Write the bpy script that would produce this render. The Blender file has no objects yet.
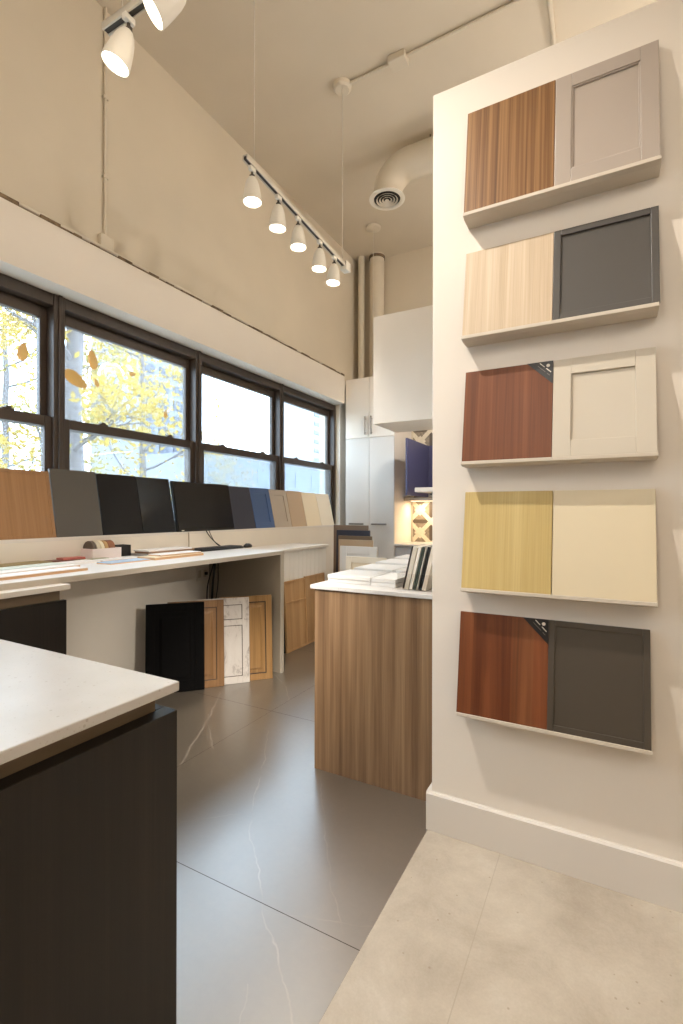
import bpy, bmesh, math, random
from mathutils import Vector, Matrix
random.seed(7)
scene = bpy.context.scene
COL = scene.collection
R = math.radians

# ------------------------------------------------------------------ colour / node helpers
def lin(c):
    def f(v):
        v = v / 255.0
        return v / 12.92 if v <= 0.04045 else ((v + 0.055) / 1.055) ** 2.4
    return (f(c[0]), f(c[1]), f(c[2]), 1.0)

class NT:
    """tiny helper round one material's node tree"""
    def __init__(self, name):
        self.m = bpy.data.materials.new(name)
        self.m.use_nodes = True
        self.t = self.m.node_tree
        self.n = self.t.nodes
        self.b = self.n.get('Principled BSDF')
        self.out = self.n.get('Material Output')
    def new(self, typ, **kw):
        x = self.n.new(typ)
        for k, v in kw.items():
            setattr(x, k, v)
        return x
    def link(self, a, b):
        self.t.links.new(a, b)
    def coords(self, scale=(1, 1, 1), loc=(0, 0, 0), rot=(0, 0, 0)):
        tc = self.new('ShaderNodeTexCoord')
        mp = self.new('ShaderNodeMapping')
        mp.inputs['Scale'].default_value = scale
        mp.inputs['Location'].default_value = loc
        mp.inputs['Rotation'].default_value = rot
        self.link(tc.outputs['Object'], mp.inputs['Vector'])
        return mp.outputs['Vector']
    def noise(self, vec, scale=5, detail=3, rough=0.5, dist=0.0):
        x = self.new('ShaderNodeTexNoise')
        x.inputs['Scale'].default_value = scale
        x.inputs['Detail'].default_value = detail
        x.inputs['Roughness'].default_value = rough
        x.inputs['Distortion'].default_value = dist
        self.link(vec, x.inputs['Vector'])
        return x.outputs['Fac']
    def ramp(self, fac, stops, interp='LINEAR'):
        x = self.new('ShaderNodeValToRGB')
        x.color_ramp.interpolation = interp
        el = x.color_ramp.elements
        while len(el) > 1:
            el.remove(el[-1])
        el[0].position = stops[0][0]
        el[0].color = stops[0][1]
        for p, c in stops[1:]:
            e = el.new(p)
            e.color = c
        self.link(fac, x.inputs['Fac'])
        return x.outputs['Color']
    def math(self, op, a, b=None, c=None):
        x = self.new('ShaderNodeMath', operation=op)
        for i, v in enumerate((a, b, c)):
            if v is None:
                continue
            if isinstance(v, (int, float)):
                x.inputs[i].default_value = v
            else:
                self.link(v, x.inputs[i])
        return x.outputs[0]
    def mix(self, fac, a, b, blend='MIX'):
        x = self.new('ShaderNodeMix', data_type='RGBA', blend_type=blend)
        for sock, v in ((x.inputs[0], fac), (x.inputs[6], a), (x.inputs[7], b)):
            if isinstance(v, (int, float)):
                sock.default_value = v
            elif isinstance(v, tuple):
                sock.default_value = v
            else:
                self.link(v, sock)
        return x.outputs[2]
    def base(self, v):
        if isinstance(v, tuple):
            self.b.inputs['Base Color'].default_value = v
        else:
            self.link(v, self.b.inputs['Base Color'])
    def set(self, **kw):
        for k, v in kw.items():
            self.b.inputs[k.replace('_', ' ')].default_value = v
    def bump(self, h, strength=0.2, dist=0.01):
        x = self.new('ShaderNodeBump')
        x.inputs['Strength'].default_value = strength
        x.inputs['Distance'].default_value = dist
        self.link(h, x.inputs['Height'])
        self.link(x.outputs['Normal'], self.b.inputs['Normal'])

def paint(name, rgb, rough=0.5, var=0.04, scale=6, bump=0.0, spec=0.5, metal=0.0, coat=0.0):
    k = NT(name)
    c = lin(rgb)
    v = k.coords()
    f = k.noise(v, scale, 4)
    d = tuple(max(0, x * (1 - var)) for x in c[:3]) + (1,)
    u = tuple(min(1, x * (1 + var)) for x in c[:3]) + (1,)
    k.base(k.ramp(f, [(0.3, d), (0.7, u)]))
    k.set(Roughness=rough, Metallic=metal)
    k.b.inputs['Specular IOR Level'].default_value = spec
    if coat:
        k.b.inputs['Coat Weight'].default_value = coat
        k.b.inputs['Coat Roughness'].default_value = 0.08
    if bump:
        k.bump(k.noise(v, scale * 12, 5), bump, 0.004)
    return k.m

def wood(name, dark, mid, light, rough=0.45, grain='z', across=26, loc=(0, 0, 0), planks=None, spec=0.4, streak=0.5, wav=0.0):
    """straight grain along one local axis: broad bands, fine pores and an optional plank change"""
    k = NT(name)
    small = 0.7
    sc = {'z': (across, across, small), 'x': (small, across, across), 'y': (across, small, across)}[grain]
    v = k.coords(sc, loc)
    f1 = k.noise(v, 1.0, 6, 0.6, wav)
    fine = {'z': (across * 9, across * 9, 2.5), 'x': (2.5, across * 9, across * 9), 'y': (across * 9, 2.5, across * 9)}[grain]
    f2 = k.noise(k.coords(fine, loc), 1.0, 3, 0.6)
    col = k.ramp(f1, [(0.28, lin(dark)), (0.5, lin(mid)), (0.72, lin(light))])
    pores = k.ramp(f2, [(0.35, (0.62, 0.58, 0.55, 1)), (0.6, (1, 1, 1, 1))])
    col = k.mix(streak, col, pores, 'MULTIPLY')
    if planks:
        sep = k.new('ShaderNodeSeparateXYZ')
        tc = k.new('ShaderNodeTexCoord')
        k.link(tc.outputs['Object'], sep.inputs[0])
        tone = k.ramp(sep.outputs['X'], planks, 'CONSTANT')
        col = k.mix(1.0, col, tone, 'MULTIPLY')
    k.base(col)
    k.set(Roughness=rough)
    k.b.inputs['Specular IOR Level'].default_value = spec
    k.bump(f2, 0.08, 0.002)
    return k.m

# ------------------------------------------------------------------ mesh helpers
class MB:
    def __init__(self):
        self.bm = bmesh.new()
    def box(self, x0, x1, y0, y1, z0, z1, mi=0):
        vs = [self.bm.verts.new(p) for p in ((x0, y0, z0), (x1, y0, z0), (x1, y1, z0), (x0, y1, z0),
                                             (x0, y0, z1), (x1, y0, z1), (x1, y1, z1), (x0, y1, z1))]
        for q in ((3, 2, 1, 0), (4, 5, 6, 7), (0, 1, 5, 4), (1, 2, 6, 5), (2, 3, 7, 6), (3, 0, 4, 7)):
            self.bm.faces.new([vs[i] for i in q]).material_index = mi
        return self
    def poly(self, pts, mi=0):
        self.bm.faces.new([self.bm.verts.new(p) for p in pts]).material_index = mi
        return self
    def prism(self, pts, off):
        """closed outline (list of 3-D points) pushed along off"""
        o = Vector(off)
        a = [self.bm.verts.new(p) for p in pts]
        b = [self.bm.verts.new(Vector(p) + o) for p in pts]
        n = len(a)
        self.bm.faces.new(a[::-1])
        self.bm.faces.new(b)
        for i in range(n):
            self.bm.faces.new((a[i], a[(i + 1) % n], b[(i + 1) % n], b[i]))
        return self
    def lathe(self, p0, axis, prof, n=28, cap0=True, cap1=True):
        """profile [(distance along axis, radius)] turned round axis from p0"""
        ax = Vector(axis).normalized()
        q = ax.to_track_quat('Z', 'Y')
        rings = []
        for d, r in prof:
            ring = []
            for i in range(n):
                t = 2 * math.pi * i / n
                ring.append(self.bm.verts.new(Vector(p0) + q @ Vector((r * math.cos(t), r * math.sin(t), d))))
            rings.append(ring)
        for a, b in zip(rings, rings[1:]):
            for i in range(n):
                self.bm.faces.new((a[i], a[(i + 1) % n], b[(i + 1) % n], b[i]))
        if cap0:
            self.bm.faces.new(rings[0][::-1])
        if cap1:
            self.bm.faces.new(rings[-1])
        return self
    def cyl(self, p0, p1, r0, r1=None, n=16):
        d = Vector(p1) - Vector(p0)
        return self.lathe(p0, d, [(0, r0), (d.length, r0 if r1 is None else r1)], n)
    def tube(self, pts, r, n=10):
        """round tube through a list of points; r is a number or a list"""
        pts = [Vector(p) for p in pts]
        rr = r if isinstance(r, (list, tuple)) else [r] * len(pts)
        rings = []
        ref = Vector((0.13, 0.31, 0.94))
        for i, p in enumerate(pts):
            t = (pts[min(i + 1, len(pts) - 1)] - pts[max(i - 1, 0)]).normalized()
            a = t.cross(ref)
            if a.length < 1e-3:
                a = t.cross(Vector((1, 0, 0)))
            a.normalize()
            b = t.cross(a)
            rings.append([self.bm.verts.new(p + (a * math.cos(2 * math.pi * k / n) + b * math.sin(2 * math.pi * k / n)) * rr[i]) for k in range(n)])
        for a, b in zip(rings, rings[1:]):
            for k in range(n):
                self.bm.faces.new((a[k], a[(k + 1) % n], b[(k + 1) % n], b[k]))
        self.bm.faces.new(rings[0][::-1])
        self.bm.faces.new(rings[-1])
        return self
    def obj(self, name, mat, parent=None, bevel=0.0, smooth=False, segs=2):
        bmesh.ops.recalc_face_normals(self.bm, faces=self.bm.faces[:])
        me = bpy.data.meshes.new(name)
        self.bm.to_mesh(me)
        self.bm.free()
        for m in (mat if isinstance(mat, (list, tuple)) else [mat]):
            me.materials.append(m)
        if smooth:
            for p in me.polygons:
                p.use_smooth = True
        o = bpy.data.objects.new(name, me)
        COL.objects.link(o)
        if parent is not None:
            o.parent = parent
        if bevel:
            b = o.modifiers.new('bevel', 'BEVEL')
            b.width = bevel
            b.segments = segs
            b.limit_method = 'ANGLE'
            b.angle_limit = R(40)
        if smooth:
            try:
                me.set_sharp_from_angle(angle=R(38))
            except Exception:
                pass
        return o

def tag(o, label, cat, group=None):
    o['label'] = label
    o['category'] = cat
    if group:
        o['group'] = group
    return o

def thing(name, label, cat, loc=(0, 0, 0), rot=(0, 0, 0), group=None):
    o = bpy.data.objects.new(name, None)
    o.empty_display_size = 0.1
    COL.objects.link(o)
    o.location = loc
    o.rotation_euler = rot
    return tag(o, label, cat, group)

def struct(o):
    o['kind'] = 'structure'
    return o

# ------------------------------------------------------------------ materials
M = {}
M['wall'] = paint('white_wall_paint', (226, 217, 205), 0.55, 0.015, 3, 0.03)
M['plaster'] = paint('cream_plaster', (214, 203, 184), 0.7, 0.04, 1.3, 0.06)
M['ceiling'] = paint('cream_ceiling_paint', (214, 203, 185), 0.75, 0.05, 1.1, 0.08)
M['trim'] = paint('white_trim_paint', (216, 209, 200), 0.35, 0.01, 4)
M['pipe'] = paint('painted_pipe', (214, 204, 186), 0.5, 0.04, 4)
M['bronze'] = paint('dark_bronze_window_frame', (62, 50, 41), 0.42, 0.08, 9, 0.02)
M['crack'] = paint('dirty_joint', (112, 94, 72), 0.9, 0.45, 30, 0.3)
M['kneewall'] = paint('greige_panel', (226, 217, 203), 0.5, 0.02, 4)
M['ledge'] = paint('white_laminate', (220, 212, 202), 0.4, 0.01, 4)
M['desktop'] = paint('white_desktop', (226, 224, 221), 0.3, 0.01, 4)
M['deskedge'] = paint('greige_desk_side', (188, 178, 163), 0.4, 0.02, 4)
M['matte_white'] = paint('matte_white_lacquer', (233, 228, 220), 0.35, 0.01, 3)
M['gloss_white'] = paint('satin_white_door', (212, 207, 200), 0.45, 0.01, 3)
M['hung_white'] = paint('warm_white_cabinet', (236, 227, 215), 0.45, 0.012, 3)
M['dkwood'] = wood('dark_stained_oak', (20, 16, 13), (27, 22, 18), (37, 30, 25), 0.45, 'z', 40, streak=0.45)
M['recess'] = paint('dark_bronze_channel', (124, 106, 84), 0.45, 0.03, 5)
M['walnut_island'] = wood('grey_walnut_veneer', (98, 73, 50), (134, 105, 76), (160, 131, 99), 0.5, 'z', 32, (3, 1, 0), streak=0.5)
M['metal_dark'] = paint('dark_bar_handle', (128, 120, 112), 0.35, 0.03, 8, metal=0.9)
M['metal_grey'] = paint('brushed_nickel', (165, 162, 158), 0.3, 0.03, 8, metal=0.9)
M['black'] = paint('black_plastic', (16, 16, 17), 0.4, 0.1, 8)
M['screen'] = paint('dark_display_glass', (20, 17, 16), 0.22, 0.05, 2)
M['lamp_white'] = paint('white_lamp_enamel', (236, 230, 218), 0.35, 0.01, 5)
M['track'] = paint('white_track', (214, 206, 192), 0.4, 0.01, 5)
M['slot'] = paint('dark_track_slot', (62, 55, 47), 0.6, 0.05, 5)

def terrazzo():
    k = NT('speckled_white_quartz')
    v = k.coords()
    vo = k.new('ShaderNodeTexVoronoi')
    vo.inputs['Scale'].default_value = 85
    k.link(v, vo.inputs['Vector'])
    sep = k.new('ShaderNodeSeparateColor')
    k.link(vo.outputs['Color'], sep.inputs[0])
    big = k.math('MULTIPLY', k.math('LESS_THAN', vo.outputs['Distance'], 0.22), k.math('GREATER_THAN', sep.outputs[0], 0.86))
    vo2 = k.new('ShaderNodeTexVoronoi')
    vo2.inputs['Scale'].default_value = 170
    k.link(v, vo2.inputs['Vector'])
    sp2 = k.new('ShaderNodeSeparateColor')
    k.link(vo2.outputs['Color'], sp2.inputs[0])
    small = k.math('MULTIPLY', k.math('LESS_THAN', vo2.outputs['Distance'], 0.25), k.math('GREATER_THAN', sp2.outputs[0], 0.85))
    c = k.ramp(k.noise(v, 9, 4), [(0.3, lin((196, 192, 187))), (0.7, lin((205, 201, 197)))])
    c = k.mix(k.math('MULTIPLY', small, 0.35), c, lin((172, 160, 146)))
    c = k.mix(k.math('MULTIPLY', big, 0.4), c, lin((148, 134, 120)))
    k.base(c)
    k.set(Roughness=0.3)
    return k.m
M['quartz'] = terrazzo()

VEINS = [
    ([(-1.697, 2.233), (-1.467, 1.89), (-1.257, 1.535), (-1.076, 1.347), (-0.933, 1.212), (-0.788, 1.09), (-0.665, 0.982)], 0.0045, 0.5),
    ([(-1.313, 2.153), (-0.998, 1.691), (-0.815, 1.427), (-0.667, 1.245)], 0.004, 0.3),
    ([(-2.336, 2.551), (-2.062, 2.108), (-1.844, 1.716)], 0.006, 0.5), ([(-2.152, 2.218), (-1.95, 2.03), (-1.808, 1.907)], 0.004, 0.4),
    ([(-0.958, 1.229), (-0.858, 1.24), (-0.736, 1.278), (-0.59, 1.338)], 0.0035, 0.4),
    ([(-2.223, 3.012), (-2.0, 2.85), (-1.851, 2.653)], 0.006, 0.5), ([(-1.505, 1.4), (-1.359, 1.531), (-1.231, 1.579)], 0.004, 0.25),
    ([(-0.833, 1.001), (-0.776, 0.921), (-0.74, 0.8)], 0.0035, 0.4), ([(-2.0, 3.4), (-1.75, 3.1), (-1.6, 2.9)], 0.006, 0.4)]
def tile_dark():
    k = NT('dark_grey_marbled_tile')
    v = k.coords()
    n1 = k.noise(v, 2.2, 6, 0.6, 0.0)
    col = k.ramp(n1, [(0.28, lin((86, 78, 67))), (0.52, lin((96, 87, 74))), (0.75, lin((106, 96, 83)))])
    fine = k.noise(v, 34, 5, 0.7)
    col = k.mix(0.55, col, k.ramp(fine, [(0.3, (0.6, 0.59, 0.58, 1)), (0.7, (1, 1, 1, 1))]), 'MULTIPLY')
    # thin pale veins: distance to a few broken lines, bent by noise
    nz = k.new('ShaderNodeTexNoise')
    nz.inputs['Scale'].default_value = 7
    nz.inputs['Detail'].default_value = 4
    k.link(v, nz.inputs['Vector'])
    def vm(op, a, b=None):
        x = k.new('ShaderNodeVectorMath', operation=op)
        for q, val in enumerate((a, b)):
            if val is None:
                continue
            if isinstance(val, tuple):
                x.inputs[q].default_value = val
            else:
                k.link(val, x.inputs[q])
        return x
    off = vm('MULTIPLY', vm('SUBTRACT', nz.outputs['Color'], (0.5, 0.5, 0.5)).outputs[0], (0.06, 0.06, 0.0)).outputs[0]
    pp = vm('ADD', v, off).outputs[0]
    total = None
    for pts, wd, op_ in VEINS:
        for (ax, ay), (bx_, by_) in zip(pts, pts[1:]):
            bax, bay = bx_ - ax, by_ - ay
            L2 = bax * bax + bay * bay
            pa = vm('SUBTRACT', pp, (ax, ay, 0)).outputs[0]
            h = k.math('DIVIDE', vm('DOT_PRODUCT', pa, (bax, bay, 0)).outputs['Value'], L2)
            h = k.math('MINIMUM', k.math('MAXIMUM', h, 0.0), 1.0)
            cx = k.new('ShaderNodeCombineXYZ')
            k.link(k.math('MULTIPLY', h, bax), cx.inputs[0])
            k.link(k.math('MULTIPLY', h, bay), cx.inputs[1])
            d = vm('LENGTH', vm('SUBTRACT', pa, cx.outputs[0]).outputs[0]).outputs['Value']
            g_ = k.math('MULTIPLY', k.math('MAXIMUM', k.math('SUBTRACT', 1.0, k.math('DIVIDE', d, wd)), 0.0), op_)
            total = g_ if total is None else k.math('MAXIMUM', total, g_)
    patch = k.ramp(k.noise(v, 6, 3), [(0.35, (0.35, 0.35, 0.35, 1)), (0.6, (1, 1, 1, 1))])
    col = k.mix(k.math('MULTIPLY', k.math('MULTIPLY', total, patch), 0.75), col, lin((222, 212, 200)))
    sep = k.new('ShaderNodeSeparateXYZ')
    tc = k.new('ShaderNodeTexCoord')
    k.link(tc.outputs['Object'], sep.inputs[0])
    def joint(sock, off, pitch, w):
        a = k.math('DIVIDE', k.math('ADD', sock, off), pitch)
        fr = k.math('FRACT', k.math('ADD', a, 0.5))
        return k.math('LESS_THAN', k.math('ABSOLUTE', k.math('SUBTRACT', fr, 0.5)), w / pitch)
    g = k.math('MAXIMUM', joint(sep.outputs['X'], 1.838 + 1.226 * 20, 1.226, 0.0008), joint(sep.outputs['Y'], 1.22 * 20 - 1.236, 1.22, 0.0013))
    col = k.mix(k.math('MULTIPLY', g, 0.75), col, lin((52, 46, 42)))
    k.base(col)
    k.set(Roughness=0.33)
    k.link(k.math('SUBTRACT', 1.0, k.math('MULTIPLY', k.math('MAXIMUM', g, k.math('MULTIPLY', total, 0.5)), 0.95)), k.b.inputs['Specular IOR Level'])
    k.b.inputs['IOR'].default_value = 2.4
    return k.m
M['tile_dark'] = tile_dark()

def tile_light():
    k = NT('light_limestone_tile')
    v = k.coords()
    n1 = k.noise(v, 3.2, 8, 0.7, 0.3)
    col = k.ramp(n1, [(0.3, lin((168, 156, 140))), (0.55, lin((190, 179, 163))), (0.75, lin((206, 197, 184)))])
    f = k.noise(v, 130, 4, 0.7)
    col = k.mix(0.5, col, k.ramp(f, [(0.3, (0.86, 0.85, 0.83, 1)), (0.65, (1, 1, 1, 1))]), 'MULTIPLY')
    vo = k.new('ShaderNodeTexVoronoi')
    vo.inputs['Scale'].default_value = 38
    k.link(v, vo.inputs['Vector'])
    s = k.new('ShaderNodeSeparateColor')
    k.link(vo.outputs['Color'], s.inputs[0])
    pit = k.math('MULTIPLY', k.math('LESS_THAN', vo.outputs['Distance'], 0.13), k.math('GREATER_THAN', s.outputs[0], 0.88))
    col = k.mix(k.math('MULTIPLY', pit, 0.5), col, lin((140, 124, 104)))
    sep = k.new('ShaderNodeSeparateXYZ')
    tc = k.new('ShaderNodeTexCoord')
    k.link(tc.outputs['Object'], sep.inputs[0])
    def joint(sock, off, pitch, w):
        a = k.math('DIVIDE', k.math('ADD', sock, off), pitch)
        fr = k.math('FRACT', k.math('ADD', a, 0.5))
        return k.math('LESS_THAN', k.math('ABSOLUTE', k.math('SUBTRACT', fr, 0.5)), w / pitch)
    g = k.math('MAXIMUM', joint(sep.outputs['X'], 0.336 + 12, 1.2, 0.0016), joint(sep.outputs['Y'], 12 - 0.75, 1.2, 0.0016))
    col = k.mix(k.math('MULTIPLY', g, 0.5), col, lin((160, 148, 132)))
    k.base(col)
    k.set(Roughness=0.5)
    k.bump(f, 0.06, 0.002)
    return k.m
M['tile_light'] = tile_light()

def backsplash():
    k = NT('patchwork_backsplash_tile')
    sep = k.new('ShaderNodeSeparateXYZ')
    tc = k.new('ShaderNodeTexCoord')
    k.link(tc.outputs['Object'], sep.inputs[0])
    P = 0.30
    x = k.math('FRACT', k.math('DIVIDE', k.math('ADD', sep.outputs['X'], 12.19), P))
    z = k.math('FRACT', k.math('DIVIDE', k.math('ADD', sep.outputs['Z'], 0.07), P))
    dx = k.math('ABSOLUTE', k.math('SUBTRACT', x, 0.5))
    dz = k.math('ABSOLUTE', k.math('SUBTRACT', z, 0.5))
    cross = k.math('LESS_THAN', k.math('ABSOLUTE', k.math('SUBTRACT', dx, dz)), 0.13)
    inner = k.math('LESS_THAN', k.math('ADD', dx, dz), 0.26)
    rim = k.math('GREATER_THAN', k.math('MAXIMUM', dx, dz), 0.42)
    n = k.noise(k.coords((1, 1, 1)), 40, 4, 0.7)
    cream = k.ramp(n, [(0.3, lin((214, 202, 180))), (0.7, lin((232, 222, 204)))])
    grey = k.ramp(n, [(0.3, lin((120, 108, 94))), (0.7, lin((168, 154, 136)))])
    c = k.mix(cross, grey, cream)
    c = k.mix(k.math('MULTIPLY', rim, k.math('SUBTRACT', 1, cross)), c, lin((92, 80, 68)))
    c = k.mix(inner, c, cream)
    k.base(c)
    k.set(Roughness=0.3)
    return k.m
M['backsplash'] = backsplash()

def glass():
    k = NT('window_glass')
    k.n.remove(k.b)
    tr = k.new('ShaderNodeBsdfTransparent')
    tr.inputs[0].default_value = (0.97, 0.985, 0.99, 1)
    gl = k.new('ShaderNodeBsdfGlossy')
    gl.inputs['Roughness'].default_value = 0.02
    mx = k.new('ShaderNodeMixShader')
    mx.inputs[0].default_value = 0.05
    k.link(tr.outputs[0], mx.inputs[1]); k.link(gl.outputs[0], mx.inputs[2])
    tl = k.new('ShaderNodeBsdfTranslucent')
    tl.inputs[0].default_value = (0.8, 0.8, 0.8, 1)
    m2 = k.new('ShaderNodeMixShader')          # pale haze mixed into the panes, washing out the view
    m2.inputs[0].default_value = 0.035
    k.link(mx.outputs[0], m2.inputs[1]); k.link(tl.outputs[0], m2.inputs[2])
    k.link(m2.outputs[0], k.out.inputs[0])
    return k.m
M['glass'] = glass()

def insect_screen():
    k = NT('grey_insect_screen')
    k.n.remove(k.b)
    tr = k.new('ShaderNodeBsdfTransparent')
    tl = k.new('ShaderNodeBsdfTranslucent')
    tl.inputs[0].default_value = lin((160, 172, 184))
    df = k.new('ShaderNodeBsdfDiffuse')
    df.inputs[0].default_value = lin((150, 155, 160))
    ad = k.new('ShaderNodeMixShader')
    ad.inputs[0].default_value = 0.4
    k.link(tl.outputs[0], ad.inputs[1]); k.link(df.outputs[0], ad.inputs[2])
    mx = k.new('ShaderNodeMixShader')
    f = k.ramp(k.noise(k.coords((1, 1.4, 1)), 14, 4), [(0.3, (0.28, 0.28, 0.28, 1)), (0.7, (0.44, 0.44, 0.44, 1))])
    k.link(f, mx.inputs[0])
    k.link(tr.outputs[0], mx.inputs[1]); k.link(ad.outputs[0], mx.inputs[2])
    k.link(mx.outputs[0], k.out.inputs[0])
    return k.m
M['screen_mesh'] = insect_screen()

def acrylic():
    k = NT('clear_acrylic')
    k.n.remove(k.b)
    tr = k.new('ShaderNodeBsdfTransparent')
    tr.inputs[0].default_value = (0.975, 0.97, 0.965, 1)
    gl = k.new('ShaderNodeBsdfGlossy')
    gl.inputs['Roughness'].default_value = 0.05
    mx = k.new('ShaderNodeMixShader')
    mx.inputs[0].default_value = 0.05
    k.link(tr.outputs[0], mx.inputs[1]); k.link(gl.outputs[0], mx.inputs[2])
    k.link(mx.outputs[0], k.out.inputs[0])
    return k.m
M['acrylic'] = acrylic()

def emit(name, rgb, strength):
    k = NT(name)
    k.base((0.8, 0.8, 0.8, 1))
    k.b.inputs['Emission Color'].default_value = rgb
    k.b.inputs['Emission Strength'].default_value = strength
    return k.m
WARM = (1.0, 0.93, 0.84)
M['bulb'] = emit('lit_bulb', (1.0, 0.86, 0.68, 1), 12)
M['led'] = emit('warm_led_strip', (1.0, 0.78, 0.5, 1), 2)

# ------------------------------------------------------------------ the setting
CEIL = 4.73
struct(MB().box(-3.25, -0.612, -3.2, 6.3, -0.06, 0).box(-0.612, 3.4, 1.85, 6.3, -0.06, 0).obj('floor', M['tile_dark']))
struct(MB().box(-0.612, 3.4, -3.2, 1.85, -0.06, 0.001).obj('floor_light_tile', M['tile_light']))
struct(MB().box(-3.3, 3.4, -3.3, 6.3, CEIL, CEIL + 0.1).obj('ceiling', M['ceiling']))
WX = -2.95          # front of the knee wall and of the boxed beam over the windows
GX = -3.10          # inner face of the window frames
struct(MB().box(-3.35, -3.05, -3.2, 6.3, 3.0, CEIL)
       .box(-3.35, -3.05, 5.53, 6.3, 0, 3.0).box(-3.35, -2.95, -3.2, -0.75, 0, 2.645)
       .obj('wall_left', M['plaster']))
struct(MB().box(-3.35, WX, -3.2, 5.49, 2.645, 2.998)
       .obj('wall_left_beam', M['wall'], bevel=0.004))
struct(MB().box(-3.35, WX, -0.75, 5.45, 0, 1.07).obj('wall_left_sill', M['kneewall']))
struct(MB().box(GX + 0.013, WX, -0.75, 5.45, 1.07, 1.09).obj('trim_1', M['ledge'], bevel=0.002))
struct(MB().box(-3.3, 3.4, 6.1, 6.3, 0, CEIL).obj('wall_far', M['plaster']))
struct(MB().box(3.2, 3.4, -3.2, 6.3, 0, CEIL).obj('wall_right', M['wall']))
struct(MB().box(-3.3, 3.4, -3.3, -3.1, 0, CEIL).obj('wall_back', M['wall']))
PX, PY, PTOP = -0.60, 1.85, 2.897
struct(MB().box(PX, 3.2, PY, PY + 0.12, 0, PTOP).obj('wall_partition', M['wall'], bevel=0.003))
struct(MB().box(PX, PX + 0.1, PY + 0.12, 6.1, 0, PTOP).obj('wall_kitchen', M['wall']))
bb = MB()
bb.prism([(PX - 0.018, PY - 0.017, 0.0015), (PX - 0.018, PY, 0.0015), (PX - 0.018, PY, 0.15), (PX - 0.018, PY - 0.011, 0.15), (PX - 0.018, PY - 0.017, 0.143)], (3.8, 0, 0))
bb.box(PX - 0.018, PX, PY, PY + 0.12, 0.0015, 0.15)
struct(bb.obj('baseboard_partition', M['trim']))
struct(MB().box(-3.0495, -3.042, 5.531, 6.09, 0, 2.99).obj('wall_left_jamb', M['trim']))
# ragged painted joint where the boxed beam meets the old wall
cr = MB()
y = -0.75
while y < 5.48:
    L = random.uniform(0.05, 0.16)
    h = random.uniform(0.004, 0.026)
    cr.box(-3.05, -2.947 - random.uniform(0, 0.012), y, min(y + L, 5.49), 2.998, 2.999 + h)
    y += L
struct(cr.obj('trim_2', M['crack']))
struct(MB().tube([(-2.972, -0.75, 3.026), (-2.972, 5.49, 3.026)], 0.012).obj('trim_3', M['pipe'], smooth=True))
# patterned tile on the far wall of the kitchen corner
struct(MB().box(-2.24, PX, 6.088, 6.1, 0.86, 2.6).obj('wall_far_backsplash', M['backsplash']))

# windows: double-hung, dark bronze; centre lines of the mullions along the wall
MULL = [-0.575, 0.65, 1.875, 3.10, 4.33, 5.525]
Z0, Z1, ZR = 1.07, 2.645, 1.825
for i in range(len(MULL) - 1):
    ya, yb = MULL[i], MULL[i + 1]
    w = thing('window_%d' % (i + 1), '', '')
    for k_ in ('label', 'category'):
        del w[k_]
    struct(w)
    f = MB()
    e0 = 0.09 if i == 0 else 0.035
    e1 = 0.04
    f.box(-3.24, GX, ya, ya + e0, Z0, Z1).box(-3.24, GX, yb - e1, yb, Z0, Z1)
    f.box(-3.24, GX - 0.004, ya + e0, yb - e1, Z1 - 0.075, Z1).box(-3.24, GX, ya + e0, yb - e1, Z0, Z0 + 0.04)
    f.box(GX - 0.02, GX + 0.012, ya - 0.012, ya + 0.012, Z0 + 0.02, Z1)
    struct(f.obj('window_frame', M['bronze'], w, bevel=0.004))
    def sash(x0, x1, z0, z1, top, bot, side=0.045):
        m = MB()
        a, b = ya + e0, yb - e1
        m.box(x0, x1, a, a + side, z0, z1).box(x0, x1, b - side, b, z0, z1)
        m.box(x0, x1, a + side, b - side, z1 - top, z1).box(x0, x1, a + side, b - side, z0, z0 + bot)
        return m
    struct(sash(-3.215, -3.175, ZR - 0.03, Z1 - 0.075, 0.075, 0.05).obj('upper_sash', M['bronze'], w, bevel=0.004))
    lo = sash(-3.165, -3.12, Z0 + 0.04, ZR + 0.035, 0.065, 0.07)
    struct(lo.obj('lower_sash', M['bronze'], w, bevel=0.004))
    struct(MB().box(-3.197, -3.193, ya + 0.06, yb - 0.06, ZR, Z1 - 0.12).obj('upper_pane', M['glass'], w))
    struct(MB().box(-3.146, -3.142, ya + 0.06, yb - 0.06, Z0 + 0.09, ZR - 0.01).obj('lower_pane', M['glass'], w))
    if i > 2:
        struct(MB().box(-3.222, -3.221, ya + 0.06, yb - 0.06, Z0 + 0.03, ZR - 0.04).obj('insect_screen', M['screen_mesh'], w))
    for t in (0.27, 0.76):
        yy = ya + t * (yb - ya)
        l = MB().box(-3.165, -3.125, yy - 0.035, yy + 0.035, ZR + 0.035, ZR + 0.046)
        l.box(-3.155, -3.13, yy - 0.012, yy + 0.022, ZR + 0.046, ZR + 0.058)
        struct(l.obj('latch', M['bronze'], w, bevel=0.003))

# ------------------------------------------------------------------ cabinet-door samples
def tilt_for(h, run):
    return math.asin(run / h)

def slab(name, label, loc, w, h, t, lean, rz, mat, group=None, cat='door sample', bevel=0.0015):
    o = MB().box(0, w, 0, t, 0, h).obj(name, mat, bevel=bevel)
    o.location = loc
    o.rotation_euler = (-lean, 0, rz)
    return tag(o, label, cat, group)

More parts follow.
